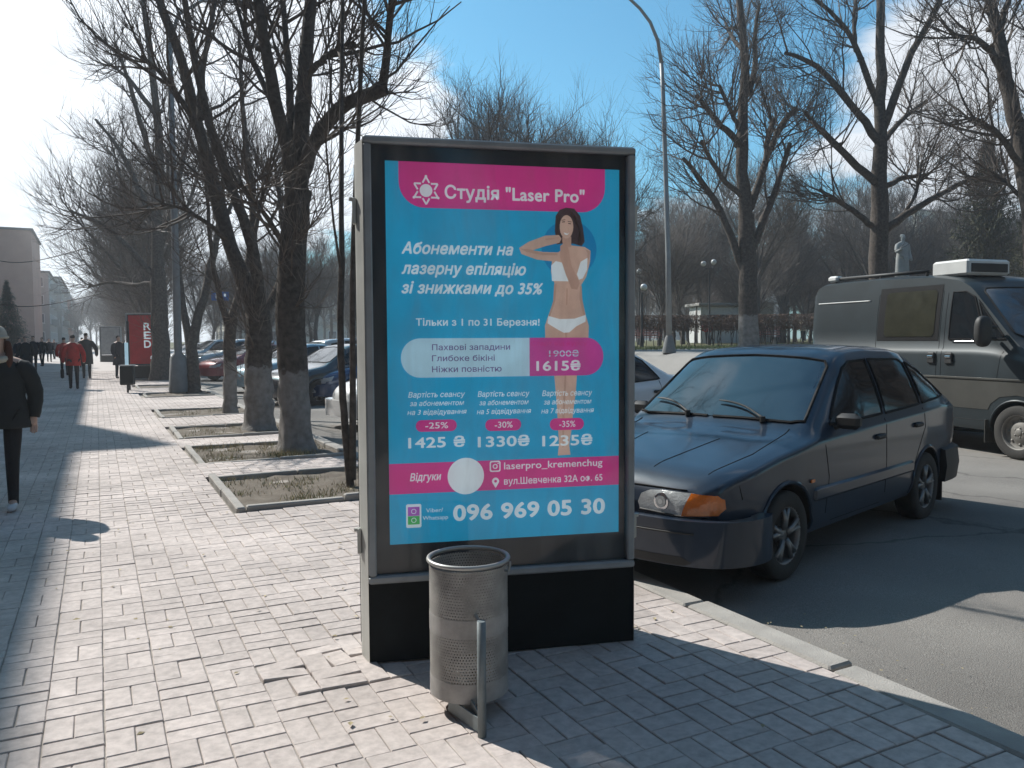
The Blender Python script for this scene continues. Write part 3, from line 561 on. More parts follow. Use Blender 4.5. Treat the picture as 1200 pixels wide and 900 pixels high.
RT('linden_tree', 24, (1030, 414), [(1030, 320), (1030, 265), (1030, 220), (1032, 172)], (12, 8), [
    ([(1032, 175), (1033, 110), (1032, 50), (1030, 0), (1030, -70), (1028, -130)], 7, 3, 0), ([(1030, 272), (1002, 248), (978, 234), (960, 222)], 4, 2), ([(1032, 275), (1060, 250), (1090, 235), (1122, 216), (1145, 208)], 5, 1.8), ([(1030, 218), (1000, 190), (976, 166), (960, 150), (944, 132)], 5, 2.2),
    ([(1034, 220), (1058, 208), (1086, 205)], 3.6, 2.4), ([(1031, 168), (1010, 136), (986, 110), (970, 86), (945, 68), (920, 62)], 5, 2), ([(1034, 152), (1050, 112), (1062, 70), (1086, 30), (1106, -5), (1120, -50)], 5, 2.5), ([(1030, 125), (1013, 82), (1003, 50), (984, 22), (950, -5)], 4, 2), ([(1034, 166), (1060, 136), (1086, 118)], 3.6, 1.8), ([(1003, 60), (1000, 20), (1006, -20)], 2.6, 1.5), ([(1060, 250), (1075, 225), (1080, 190)], 2.5, 1.2)],
    'tall bare tree with long upswept limbs behind the van', n1=15, n2=6, n3=6, seed=22, tr=(.022, .0105, .0062), L1=(.9, 2.8), L2=(.5, 1.3), L3=(.3, .8), flare=1.15, tmin=.35)
RT('linden_tree', 19, (1222, 426), [(1216, 330), (1212, 260), (1204, 205), (1194, 150)], (14, 10), [
    ([(1194, 155), (1180, 95), (1168, 35), (1158, -10), (1150, -70)], 9, 4, 0), ([(1182, 98), (1160, 55), (1140, 42), (1118, 44)], 4.5, 2), ([(1204, 205), (1180, 170), (1158, 145), (1138, 138)], 4.5, 2), ([(1206, 215), (1230, 150), (1250, 60)], 6, 3), ([(1170, 40), (1185, -10), (1200, -60)], 4, 2), ([(1207, 240), (1180, 215), (1160, 200)], 3, 1.5)],
    'bare tree with dark leaning trunk at the right edge of the square', n1=16, n2=7, n3=6, seed=23, tr=(.024, .011, .007), L1=(.9, 2.4), flare=1.15, tmin=.3)
# ---- generic bare trees: four kinds, copied over the square and down the street
def proto(h, seed, spread, n1=16, label='', thick=.2, n2=6, n3=5, low=.3):
    rg = random.Random(seed); T = [(0, 0, 0, thick), (rg.gauss(0, .1), rg.gauss(0, .1), h*low*.6, thick*.85), (rg.gauss(0, .15), rg.gauss(0, .15), h*low, thick*.75)]
    t = T[-1]; Ls = []
    for k in range(8):
        a = k*2.4+rg.uniform(-.3, .3); s = spread*rg.uniform(.5, 1)*(1 if k < 6 else .3); z0 = t[2]*rg.uniform(.8, 1.0) if k < 6 else t[2]
        hh = h*rg.uniform(.6, .85)
        Ls.append([(t[0], t[1], z0, thick*.42), (t[0]+s*.35*math.cos(a), t[1]+s*.35*math.sin(a), z0+(hh-z0)*.35, thick*.33), (t[0]+s*.75*math.cos(a+.2), t[1]+s*.75*math.sin(a+.2), z0+(hh-z0)*.7, thick*.22), (t[0]+s*math.cos(a+.1), t[1]+s*math.sin(a+.1), hh, thick*.13)])
    return tree('bare_tree', (0, 0, 0), T, Ls, label, n1=n1, n2=n2, n3=n3, seed=seed, L1=(1.2, 3.2), L2=(.7, 1.7), L3=(.5, 1.1), tr=(.03, .016, .010), flare=1.1, tmin=.15, young=.4, epi=14)
protos = [proto(12.5, 31, 4.0, thick=.21), proto(10.5, 32, 3.2, thick=.17, low=.26), proto(13.5, 33, 3.4, thick=.24, low=.36), proto(9.5, 34, 3.8, thick=.16, low=.2)]
used = [False]*4
def place(px, D, sc=1.0, k=None, label=None, group=None, X=None, Y=None):
    k = random.randrange(4) if k is None else k
    p = P3(px, 400, D) if X is None else Vector((X, Y, 0)); z = float(elev(p.x)) if p.x > FARK else 0.0
    o = protos[k] if not used[k] else dup(protos[k]); used[k] = True
    o.location = (p.x, p.y, z-.05); o.rotation_euler = (0, 0, random.uniform(0, 6.28)); o.scale = (sc, sc, sc*random.uniform(.95, 1.05)); o['label'] = label; 
    if group: o['group'] = group
    return o
gp = 'bare trees in the park beyond the hedge'; gt = 'bare trees farther down the street'; gk = 'trees rising behind the poster box'
for k, (Y, lb) in enumerate(((42, 'first bare tree beyond the dense linden down the street'), (47.5, 'second bare tree beyond the dense linden down the street'), (54, 'third bare tree beyond the dense linden down the street'))): place(0, 0, 1.0, k, lb, gt, 2.45, Y)
for Y in (61, 69, 78, 88, 100, 115, 135, 160): place(0, 0, 1.05, None, 'distant bare tree in the row closing the street', gt, 2.4+random.uniform(-.4, .4), Y)
for k, (X_, Y) in enumerate(((-1, 190), (-4, 205), (3, 215), (8, 200), (0, 235), (5, 250), (-5, 255), (10, 240))): place(0, 0, 1.1, k % 4, 'far bare tree closing the end of the street', 'trees at the end of the street', X_, Y)
for (px, D, sc, k, lb) in ((560, 33, .93, 0, 'twiggy tree showing above the left half of the poster box'), (632, 31, 1.0, 1, 'pruned tree showing above the middle of the poster box'), (694, 30, .92, 3, 'pruned tree showing above the right half of the poster box'), (596, 40, 1.0, 2, 'farther tree showing between the two left trees above the poster box')): place(px, D, sc, k, lb, gk)
prs = random.Random(5)
for i in range(64):
    px = 745+i*8.6+prs.uniform(-12, 12); D = prs.choice([46, 52, 58, 66, 74, 84, 96]) + prs.uniform(-3, 3)
    place(px, D, prs.uniform(.72, 1.0)*(.85+.15*D/60), prs.randrange(4), ('bare park tree, %s rows, %s' % ('nearest' if D < 55 else 'middle' if D < 80 else 'farthest', 'left of the big tree with the pale base' if px < 850 else 'between big pale based tree and van' if px < 955 else 'above the rear half of the van' if px < 1100 else 'above the white roof unit of the van' if px < 1190 else 'at the right edge of the view')), gp)
for i in range(26):
    px = 232+i*8.5+prs.uniform(-8, 8); D = prs.choice([58, 68, 80, 95, 115]) + prs.uniform(-3, 3)
    place(px, D, prs.uniform(.6, .85), prs.randrange(4), 'bare tree %s, %s' % ('near the far kerb' if D < 75 else 'deep in the trees across the road', 'left of the slender linden' if px < 262 else 'between the lindens with pale bases' if px < 335 else 'between big linden and poster box'), 'bare trees across the road behind the parked cars')
# the street and square go on behind the viewpoint
for k, (X_, Y_) in enumerate(((2.5, -6), (2.5, -13), (2.5, -20), (2.4, -28), (15, -3), (17, -9), (14.5, -14), (19, -17), (15, -24), (22, -6), (24, -14), (27, -3), (21, -27), (30, -12), (28, -24), (19, 4), (23, 8.5), (27, 3.5), (31, 10), (35, 5), (41, 12), (25, -1), (38, 0), (46, 6), (16, -34), (24, -38), (34, -30))):
    place(0, 0, .95, k % 4, 'bare tree behind the viewpoint', 'trees of the street and square behind the viewpoint', X_, Y_)
place(0, 0, .9, 1, 'bare tree just behind the viewpoint at the kerb', 'trees of the street and square behind the viewpoint', 2.3, -1.7)
# conifers
m_con = M('conifer_needles', (.02, .034, .02), .85, var=.4, scale=3, rnd=.35); m_conb = M('brown_conifer_needles', (.05, .048, .022), .85, var=.4, scale=3, rnd=.35)
def conifer(name, loc, h, r, mat, label, n=900, seed=1, colm=False):
    rg = np.random.default_rng(seed); root = empty(name, loc, 0, label, 'conifer'); m = MB(); m.tube([(0, 0, 0), (0, 0, h*.5), (0, 0, h*.96)], [.16, .1, .02], 7); m.build('trunk', BK, root)
    z = h*(.06+.92*rg.random(n)**1.15); rr = r*(1-(z/h)**(2.2 if colm else 1.0))*rg.uniform(.45, 1.1, n); a = rg.uniform(0, 6.28, n)
    c = np.stack([np.zeros(n), np.zeros(n), z], 1); e = np.stack([rr*np.cos(a), rr*np.sin(a), z+(rr*.5 if colm else -rr*.18)], 1)
    s = np.linspace(.25, 1, 5)[None, :, None]; P = c[:, None]*(1-s)+e[:, None]*s; P[:, :, 2] += .12*np.sin(s[:, :, 0]*3)*rr[:, None]
    b = MB(); v, f = tubes(P, np.full((n, 5), .012), 3); b.addarr(v, f)
    q = 26; t = rg.uniform(.15, 1, (n, q))[:, :, None]; base = c[:, None]*(1-t*.95-.05)+e[:, None]*(t*.95+.05); dd = norm(rg.normal(size=(n, q, 3))+np.array([0, 0, -.25])+.8*norm(e-c)[:, None]); ln = rg.uniform(.14, .34, (n, q, 1))*h/9
    pr = norm(np.cross(dd, np.array([0, 0, 1.])))*.035*h/9
    V = np.stack([base-pr*.6, base+pr*.6, base+dd*ln+pr*.3, base+dd*ln-pr*.3], 2).reshape(-1, 3); b.addarr(V, np.arange(len(V)).reshape(-1, 4)); b.build('crown', mat, root); return root
p = P3(1152, 400, 42); conifer('conifer_tree', (p.x, p.y, float(elev(p.x))), 10.5, 2.3, m_conb, 'dark brownish conifer behind the van roof unit', 700, 3, True)
p = P3(1215, 400, 34); conifer('conifer_tree', (p.x, p.y, float(elev(p.x))), 6.5, 1.6, m_conb, 'brownish conifer at the right edge above the van', 420, 4, True)
p = W2(-44.6, 72); conifer('spruce_tree', (p.x, p.y, 0), 7.0, 2.7, m_con, 'dark spruce in front of the pink block at far left', 800, 5)
# hedge: clipped brown hedge on thin stems
m_hed = M('hedge_twigs', (.10, .06, .042), .9, var=.35, scale=2, rnd=.35); m_hst = M('hedge_stem', (.05, .042, .036), .9)
def hedge(a, b, w, h, label, z0):
    L_ = (b-a).length; root = empty('hedge', ((a.x+b.x)/2, (a.y+b.y)/2, z0), math.atan2(b.y-a.y, b.x-a.x), label, 'hedge')
    n = int(L_*7); x = rng.uniform(-L_/2, L_/2, n); y = rng.uniform(-w*.3, w*.3, n); m = MB(); s = np.linspace(0, 1, 4)
    P = np.stack([x[:, None]+rng.normal(0, .05, (n, 4)), y[:, None]+rng.normal(0, .04, (n, 4)), s[None]*h*rng.uniform(.5, .8, n)[:, None]], 2); v, f = tubes(P, np.full((n, 4), .018), 4); m.addarr(v, f); m.build('stems', m_hst, root)
    n = int(L_*480); x = rng.uniform(-L_/2, L_/2, n); y = rng.uniform(-w/2, w/2, n); z = h*(.52+.46*rng.random(n))*(1+.02*np.sin(x*.8)); d = norm(rng.normal(size=(n, 3))+np.array([0, 0, .5])); c = np.stack([x, y, z], 1)
    s = np.array([0, .5, 1]); P = c[:, None]+d[:, None]*s[None, :, None]*.26; P[:, :, 2] = np.minimum(P[:, :, 2], h*1.01); m = MB(); v, f = tubes(P, np.full((n, 3), .011), 3); m.addarr(v, f)
    m.build('foliage', m_hed, root)
a, b = W2(4.5, 41), W2(19, 38.5); hedge(a, b, 1.1, 1.55, 'clipped brown hedge on bare stems across the square', float(elev(22)))
a, b = W2(20, 46), W2(44, 44); hedge(a, b, 1.2, 1.6, 'farther clipped hedge behind the van', float(elev(30)))
p = W2(11, 38); blades(9000, lambda n: p.x+rng.uniform(-14, 16, n), lambda n: p.y+rng.uniform(-6, 3, n), lambda x, y: elev(x), .04, .12, m_green, 'turf_grass', w=.012)
# ------------------------------------------------------------------ vehicles
m_tyre = M('tyre_rubber', (.022, .021, .020), .85, var=.3, bump=.2, col2=(.05, .047, .043)); m_alloy = M('alloy_rim', (.26, .26, .26), .45, metal=.75, var=.25, scale=9); m_steel = M('steel_rim', (.20, .19, .175), .6, metal=.4, var=.25)
m_blk = M('black_plastic', (.025, .025, .025), .6, var=.3); m_under = M('underbody', (.012, .012, .012), .95)
m_cg = M('car_glass', (.010, .013, .016), .05, spec=.5, var=.2); m_scr = M('windscreen_glass', (.012, .018, .026), .03, spec=1.0, var=.2, coat=1); m_lens = M('lamp_lens', (.40, .41, .41), .15, coat=1, var=.15, scale=30, bump=.4, bscale=90); m_amb = M('amber_lens', (.72, .17, .015), .2, coat=1, var=.10, scale=30, bump=.3, bscale=90); m_red = M('red_lens', (.32, .012, .012), .2, coat=1)
m_chr = M('chrome', (.6, .6, .6), .15, metal=1, var=.05); m_plate = M('plate_white', (.6, .6, .58), .5, var=.05); m_rubber = M('window_seal', (.012, .012, .013), .7, spec=.15)
def smooth1(a, n=2):
    a = a.copy()
    for _ in range(n): a[1:-1] = (a[:-2]+2*a[1:-1]+a[2:])/4
    return a
def hull(S, NX=96):
    """closed car shell lofted from side and plan curves"""
    xn, xt = S['xn'], S['xt']; xs = np.linspace(xt, xn, NX); ip = lambda k: smooth1(np.interp(xs, *zip(*sorted(S[k]))), S.get('sm', 2))
    zb, zs, zt, w = ip('zb'), ip('zs'), ip('zt'), ip('w'); wr = S['wr']; rows = []; cr = S.get('cr', 1.0)
    for i, x in enumerate(xs):
        h = max(zt[i]-zs[i], .012); t = min(1, h/S.get('gh', .42)); W_ = w[i]; ye = (1-t)*(W_-.09)+t*min(wr, W_-.05); e = .012+.03*t
        ze = max(zt[i]-e, zs[i]+.004)
        p = [(0, zb[i]), (.7*W_, zb[i]), (W_-.05, zb[i]+.02), (W_-.012, zb[i]+.12), (W_, (zb[i]*.45+zs[i]*.55)), (W_-.006, zs[i]-.10*cr), (W_-.022*cr, zs[i]-.035*cr), (W_-.05*cr, zs[i])]
        yb = W_-.05*cr
        for q in (.25, .5, .75): p.append((yb+(ye-yb)*q + .018*t*math.sin(q*math.pi), zs[i]+(ze-zs[i])*q))
        p += [(ye, ze), (ye*.93, ze+(zt[i]-ze)*.62), (ye*.7, zt[i]+.004*t), (ye*.35, zt[i]+.014), (0, zt[i]+.018)]
        rows.append([(x, y, z) for y, z in p]+[(x, -y, z) for y, z in p[-2:0:-1]])
    V = np.array(rows); n = V.shape[1]; m = MB(); f = []
    for i in range(NX-1):
        for j in range(n): f.append([i*n+j, i*n+(j+1) % n, (i+1)*n+(j+1) % n, (i+1)*n+j])
    f = [q[::-1] for q in f]
    f.append(list(range(n))); f.append([(NX-1)*n+j for j in range(n-1, -1, -1)])
    m.add(V.reshape(-1, 3), f); return m
def cut_arches(o, axles, r, w):
    c = MB()
    for ax in axles:
        for sy in (-1, 1): c.lathe([(0, -.2), (r, -.2), (r, .2), (0, .2)], 36, (ax, sy*(w-.09), r*.9+.0), 'y')
    co = c.build('cutter', m_under); bmod = o.modifiers.new('b', 'BOOLEAN'); bmod.operation = 'DIFFERENCE'; bmod.object = co; bmod.solver = 'EXACT'; bmod.use_self = False
    realize(o); bpy.data.objects.remove(co)
def bvh_of(o):
    me = o.data; return BVHTree.FromPolygons([v.co[:] for v in me.vertices], [p.vertices[:] for p in me.polygons])
def decal(bv, poly, axis, off=.004, step=.06, th=.006):
    """drape a polygon drawn in a side, front or top view onto the shell; returns MB piece list"""
    P = []; n = len(poly)
    for i in range(n):
        a, b = poly[i], poly[(i+1) % n]; L_ = math.hypot(b[0]-a[0], b[1]-a[1]); k = max(1, int(L_/step))
        for j in range(k): P.append((a[0]+(b[0]-a[0])*j/k, a[1]+(b[1]-a[1])*j/k))
    nb = len(P); xs_ = [p[0] for p in P]; ys_ = [p[1] for p in P]
    def inside(x, y):
        c = False
        for i in range(nb):
            x1_, y1_ = P[i]; x2_, y2_ = P[i-1]
            if (y1_ > y) != (y2_ > y) and x < (x2_-x1_)*(y-y1_)/(y2_-y1_)+x1_: c = not c
        return c
    Q = list(P); st = step
    for gx in np.arange(min(xs_)+st/2, max(xs_), st):
        for gy in np.arange(min(ys_)+st/2, max(ys_), st):
            if inside(gx, gy) and min((gx-a)**2+(gy-b)**2 for a, b in P) > (st*.35)**2: Q.append((gx, gy))
    r = geometry.delaunay_2d_cdt([Vector(q) for q in Q], [], [list(range(nb))], 1, 1e-5)
    vs, fs = r[0], r[2]; out = []; ok = []
    for v in vs:
        if axis in ('+y', '-y'): s = 1 if axis == '+y' else -1; o = Vector((v[0], s*3, v[1])); d = Vector((0, -s, 0))
        elif axis == '+x': o = Vector((4, v[0], v[1])); d = Vector((-1, 0, 0))
        elif axis == '-x': o = Vector((-4, v[0], v[1])); d = Vector((1, 0, 0))
        else: o = Vector((v[0], v[1], 4)); d = Vector((0, 0, -1))
        h = bv.ray_cast(o, d)
        if h[0] is None: out.append((0, 0, 0)); ok.append(False)
        else: out.append(tuple(h[0]-d*off)); ok.append(True)
    F = []
    for f in fs:
        if not all(ok[i] for i in f): continue
        f = list(f); a, b, c = (Vector(out[i]) for i in f[:3]); 
        if (b-a).cross(c-a).dot(d) > 0: f = f[::-1]
        F.append(f)
    m = MB(); m.add(out, F); m.tag_d = -d
    return m
def line_on(bv, pts, axis, r=.004, off=.0):
    out = []
    for a, b in zip(pts[:-1], pts[1:]):
        k = max(2, int(math.hypot(b[0]-a[0], b[1]-a[1])/.05))
        for j in range(k):
            u, v = a[0]+(b[0]-a[0])*j/k, a[1]+(b[1]-a[1])*j/k
            if axis in ('+y', '-y'): s = 1 if axis == '+y' else -1; h = bv.ray_cast(Vector((u, s*3, v)), Vector((0, -s, 0)))
            elif axis == '+x': h = bv.ray_cast(Vector((4, u, v)), Vector((-1, 0, 0)))
            elif axis == '-x': h = bv.ray_cast(Vector((-4, u, v)), Vector((1, 0, 0)))
            else: h = bv.ray_cast(Vector((u, v, 4)), Vector((0, 0, -1)))
            if h[0] is not None: out.append(h[0]+h[1]*off if h[1] is not None else h[0])
    m = MB()
    if len(out) > 2: m.tube(out, r, 5)
    return m
def wheel(root, x, y, R_, wd, rim, spokes=5, side=1):
    W = MB(); t = R_; r = R_*.66
    W.lathe([(r*.97, -wd*.46), (r*1.03, -wd*.5), (t*.93, -wd*.5), (t*.985, -wd*.42), (t, -wd*.3), (t, wd*.3), (t*.985, wd*.42), (t*.93, wd*.5), (r*1.03, wd*.5), (r*.97, wd*.46)], 40, (0, 0, 0), 'y')
    for k in range(4): W.lathe([(t*1.0, -.006), (t*1.003, 0), (t*1.0, .006)], 40, (0, (-.3+.2*k)*wd, 0), 'y')
    w = W.build('wheel', m_tyre, root, smooth=True); w.location = (x, y, R_-.004); s = side
    m = MB(); m.lathe([(r*.98, -s*wd*.46), (r*.9, -s*wd*.2), (r*.88, s*wd*.25), (r*.93, s*wd*.42), (r*.985, s*wd*.47), (r*1.0, s*wd*.44)], 36, (0, 0, 0), 'y')
    m.lathe([(0, s*wd*.36), (.035, s*wd*.36), (.055, s*wd*.30), (.06, s*wd*.1)], 16, (0, 0, 0), 'y')
    if spokes:
        for k in range(spokes):
            a = k*2*math.pi/spokes+.3
            for q in (-.14, .14):
                p0 = (.04*math.cos(a), s*wd*.33, .04*math.sin(a)); p1 = (r*.55*math.cos(a+q*.6), s*wd*.40, r*.55*math.sin(a+q*.6)); p2 = (r*.92*math.cos(a+q*1.3), s*wd*.40, r*.92*math.sin(a+q*1.3)); m.tube([p0, p1, p2], [.024, .017, .018], 6)
    else:
        m.lathe([(.05, s*wd*.30), (r*.45, s*wd*.30), (r*.6, s*wd*.16), (r*.75, s*wd*.12), (r*.9, s*wd*.2)], 32, (0, 0, 0), 'y')
        for k in range(8): a = k*.785; m.lathe([(0, s*wd*.2), (.018, s*wd*.2), (.018, s*wd*.1)], 6, (r*.68*math.cos(a), 0, r*.68*math.sin(a)), 'y')
        for k in range(5): a = k*1.2566; m.lathe([(0, s*wd*.335), (.012, s*wd*.335), (.012, s*wd*.2)], 6, (.06*math.cos(a), 0, .06*math.sin(a)), 'y')
    m.build('rim', rim, w, smooth=True); b = MB(); b.lathe([(0, s*wd*.02), (r*.9, s*wd*.02)], 24, (0, 0, 0), 'y'); b.build('brake_disc', m_blk, w); return w
def sweep(path, prof, closed=False):
    P = np.array(path, float); T = np.gradient(P, axis=0); T /= np.linalg.norm(T, axis=1, keepdims=True); Nn = np.stack([T[:, 1], -T[:, 0]], 1); m = MB(); n = len(prof); v = []
    for p, q in zip(P, Nn): v += [(p[0]+q[0]*o, p[1]+q[1]*o, z) for o, z in prof]
    f = [[i*n+j, (i+1)*n+j, (i+1)*n+(j+1) % n, i*n+(j+1) % n] for i in range(len(P)-1) for j in range(n)]
    m.add(v, f+[list(range(n)), [(len(P)-1)*n+j for j in range(n-1, -1, -1)]]); return m
def car(name, label, cat, paint, S, group=None):
    root = empty(name, (0, 0, 0), 0, label, cat, group)
    body = hull(S).build('body', [paint, m_under], root, smooth=True); ax = S['axles']; Wd = S['W']/2
    cut_arches(body, ax, S['ar'], Wd)
    for p in body.data.polygons: p.use_smooth = True
    body.data.set_sharp_from_angle(angle=R(48))
    bv = bvh_of(body)
    def put(m, nm, mat, par=root):
        o = m.build(nm, mat, par, smooth=True); o.data.set_sharp_from_angle(angle=R(40)); return o
    for s in (1, -1):
        a = '+y' if s > 0 else '-y'
        for w in S['side_glass']:
            put(decal(bv, w, a, .006), 'window', m_cg)
            cx = sum(p[0] for p in w)/len(w); cz = sum(p[1] for p in w)/len(w)
            q = line_on(bv, list(w)+[w[0]], a, .011, .004); 
            if q.n: put(q, 'window_seal', m_rubber)
        for l in S.get('seams', []):
            q = line_on(bv, l, a, .0035, -.0005)
            if q.n: put(q, 'door_seam', m_rubber)
        for l in S.get('mould', []):
            q = line_on(bv, l, a, .016, .004)
            if q.n: put(q, 'side_moulding', S.get('mouldmat', m_blk))
        for (hx, hz) in S.get('handles', []):
            h = bv.ray_cast(Vector((hx, s*3, hz)), Vector((0, -s, 0)))[0]
            if h: m = MB(); m.box((h.x, h.y+s*.012, h.z), (.16, .03, .04), bev=.012); put(m, 'door_handle', S.get('handlemat', m_blk))
        if S.get('mirror'):
            mx_, mz_ = S['mirror']; h = bv.ray_cast(Vector((mx_, s*3, mz_)), Vector((0, -s, 0)))[0]
            if h: m = MB(); m.box((h.x+.0, h.y+s*.10, h.z+.04), (.08, .17, .11), bev=.03); m.tube([(h.x, h.y, h.z-.01), (h.x, h.y+s*.08, h.z+.02)], .02, 6); put(m, 'mirror', m_blk)
        for i, ax_ in enumerate(ax): wheel(root, ax_, s*(Wd-.10), S['R'], .175, S.get('rim', m_alloy), S.get('spokes', 5), s)
        if S.get('skirt'): m = MB(); x0_, x1_ = ax[1]+S['ar']+.02, ax[0]-S['ar']-.02; m.box(((x0_+x1_)/2, s*(Wd-.02), S['zb'][0][1]+.04), (x1_-x0_, .06, .10), bev=.02); put(m, 'sill', m_blk if S['skirt'] == 1 else paint)
        # arch lip
        for ax_ in ax:
            pts = []
            for k in range(19):
                a_ = math.pi*(-.02+1.04*k/18); X_, Z_ = ax_+math.cos(a_)*(S['ar']+.012), S['ar']*.9+math.sin(a_)*(S['ar']+.012); h = bv.ray_cast(Vector((X_, s*3, Z_)), Vector((0, -s, 0)))
                if h[0] is not None and abs(h[0].y) > Wd-.2: pts.append(h[0])
            if len(pts) > 4: m = MB(); m.tube(pts, .014, 6); put(m, 'arch_lip', paint)
    for g, nm in (('screen', 'windscreen'), ('rear', 'rear_window')):
        if g in S:
            w = S[g]; put(decal(bv, w, 'z', .006, .08), nm, m_scr)
            q = line_on(bv, list(w)+[w[0]], 'z', .012, .004)
            if q.n: put(q, 'window_seal', m_rubber)
    for poly, ax_, nm, mt in S.get('lamps', []):
        for s in (1, -1):
            put(decal(bv, [(s*a_, b_) for a_, b_ in poly] if s > 0 else [(s*a_, b_) for a_, b_ in poly][::-1], ax_, .008, .03), nm, mt)
    for poly, nm, mt in S.get('sidelamps', []):
        for s in (1, -1): put(decal(bv, poly, '+y' if s > 0 else '-y', .008, .03), nm, mt)
    for l in S.get('toplines', []):
        for s in (1, -1): q = line_on(bv, [(a_, s*b_) for a_, b_ in l], 'z', .0035, 0); q.n and put(q, 'bonnet_seam', m_rubber)
    for key, nm in (('bumper_f', 'front_bumper'), ('bumper_r', 'rear_bumper')):
        if key in S:
            path, prof, mt = S[key]; pth = [(x, y) for x, y in path]+[(x, -y) for x, y in path[::-1]][1:]
            P = np.array(pth, float); t = np.linspace(0, 1, len(P)); tt = np.linspace(0, 1, 72); P = np.stack([np.interp(tt, t, P[:, 0]), np.interp(tt, t, P[:, 1])], 1)
            P = np.stack([smooth1(P[:, 0], 9), smooth1(P[:, 1], 9)], 1)
            put(sweep(P, prof), nm, mt or paint)
    for (c, d, nm, mt, ry) in S.get('boxes', []): m = MB(); m.box(c, d, bev=.008); put(m, nm, mt)
    for (pts, r_, nm, mt) in S.get('tubes', []): m = MB(); m.tube(pts, r_, 6); put(m, nm, mt)
    return root, bv
def mirrorL(p): return p
HATCH = dict(xn=2.01, xt=-2.20, W=1.66, wr=.615, gh=.48, sm=1, cr=.4, axles=(1.23, -1.23), ar=.325, R=.288,
    zb=[(-2.20, .46), (-1.95, .32), (-1.6, .23), (1.6, .21), (1.85, .25), (2.01, .36)],
    zs=[(-2.20, .84), (-2.1, .93), (-1.6, .965), (0, .90), (.8, .865), (1.3, .80), (1.8, .70), (1.95, .64), (2.01, .56)],
    zt=[(-2.20, .87), (-2.16, .99), (-2.08, 1.035), (-1.90, 1.07), (-1.34, 1.35), (-1.12, 1.445), (-.9, 1.47), (-.4, 1.48), (0, 1.46), (.16, 1.415), (.82, .935), (.88, .905), (1.3, .835), (1.8, .745), (1.95, .68), (2.01, .60)],
    w=[(-2.20, .62), (-2.12, .75), (-1.8, .80), (-1.2, .825), (1.1, .825), (1.6, .80), (1.85, .75), (1.96, .67), (2.01, .56)],
    side_glass=[[(.56, .945), (-.30, .965), (-.30, 1.375), (-.02, 1.365), (.10, 1.32)], [(-.37, .965), (-1.08, .995), (-1.03, 1.33), (-.95, 1.365), (-.37, 1.378)], [(-1.15, 1.0), (-1.78, 1.03), (-1.66, 1.10), (-1.34, 1.265), (-1.11, 1.335)]],
    screen=[(.80, .0), (.78, .60), (.75, .685), (.235, .60), (.20, .57), (.19, 0), (.20, -.57), (.235, -.60), (.75, -.685), (.78, -.60)],
    rear=[(-1.28, .48), (-1.28, -.48), (-1.82, -.56), (-1.82, .56)],
    seams=[[(.72, .86), (.66, .60), (.70, .30)], [(-.335, .93), (-.335, .30)], [(.56, .28), (-.335, .28)], [(-1.13, .96), (-1.16, .80), (-1.0, .62), (-.90, .45)], [(-.335, 1.39), (-.335, .95)], [(1.75, .70), (1.70, .52)]],
    mould=[], handles=[(-.2, .80), (-.98, .83)], mirror=(.50, .93),
    toplines=[[(.84, .62), (1.4, .66), (1.88, .60)], [(1.2, .30), (1.9, .22)]],
    lamps=[([(.24, .50), (.225, .54), (.25, .595), (.31, .622), (.40, .628), (.60, .630), (.56, .495), (.40, .49)], '+x', 'headlight', m_lens), ([(.35, .6), (.55, .6), (.62, .85), (.40, .85)], '-x', 'tail_light', m_red)],
    bumper_f=([(1.58, .785), (1.64, .812), (1.75, .815), (1.89, .765), (1.98, .665), (2.035, .49), (2.055, .24), (2.06, 0)], [(-.10, .22), (-.03, .195), (.010, .215), (.014, .285), (-.006, .295), (-.006, .345), (.018, .36), (.034, .385), (.034, .445), (.022, .474), (-.02, .486), (-.10, .488)], None),
    bumper_r=([(-2.25, 0), (-2.24, .4), (-2.19, .66), (-2.06, .80), (-1.8, .835), (-1.58, .835)][::-1], [(-.10, .28), (.012, .28), (.03, .42), (.012, .56), (-.05, .58), (-.10, .57)][::-1], m_blk), skirt=2)
p_blue = M('dark_blue_paint', (.008, .022, .046), .40, metal=.05, var=.2, scale=1.5, coat=.75, spec=.3, dust=-.12)
hatch, hbv = car('parked_car', 'dark blue hatchback with amber indicator parked beside the poster box', 'car', p_blue, HATCH)
# amber outer lens wrapping round the wing, clear lens corner
for s in (1, -1):
    m = decal(hbv, [(s*.545, .494), (s*.585, .630), (s*.70, .622), (s*.74, .595), (s*.745, .54), (s*.72, .505)][::s], '+x', .014, .03); m.build('indicator', m_amb, hatch, smooth=True)
    m = decal(hbv, [(1.97, .50), (1.955, .615), (1.90, .622), (1.865, .59), (1.87, .54), (1.90, .503)], '+y' if s > 0 else '-y', .012, .03); m.build('indicator', m_amb, hatch, smooth=True)
for s in (1, -1):                                                                  # reflector bowl and bright trim inside each lamp
    for rr_, mt_, of_ in ((.052, m_chr, .013), (.036, m_lens, .018), (.016, m_plate, .022)): decal(hbv, [(s*.40+rr_*math.cos(t_), .563+rr_*math.sin(t_)) for t_ in np.linspace(0, 6.283, 20, endpoint=False)], '+x', of_, .03).build('lamp_reflector', mt_, hatch, smooth=True)
    q_ = line_on(hbv, [(s*.24, .497), (s*.56, .490), (s*.74, .50)], '+x', .006, .008); q_.build('lamp_trim', m_blk, hatch, smooth=True)
q_ = line_on(hbv, [(-.60, .640), (.60, .640)], '+x', .005, .002); q_.n and q_.build('bonnet_seam', m_rubber, hatch, smooth=True)
m = decal(hbv, [(-.19, .50), (-.19, .60), (.19, .60), (.19, .50)], '+x', .01, .04); m.build('grille', m_blk, hatch)
m = MB(); m.box((2.062, 0, .32), (.02, .90, .05), bev=.01); m.build('air_intake', m_blk, hatch)
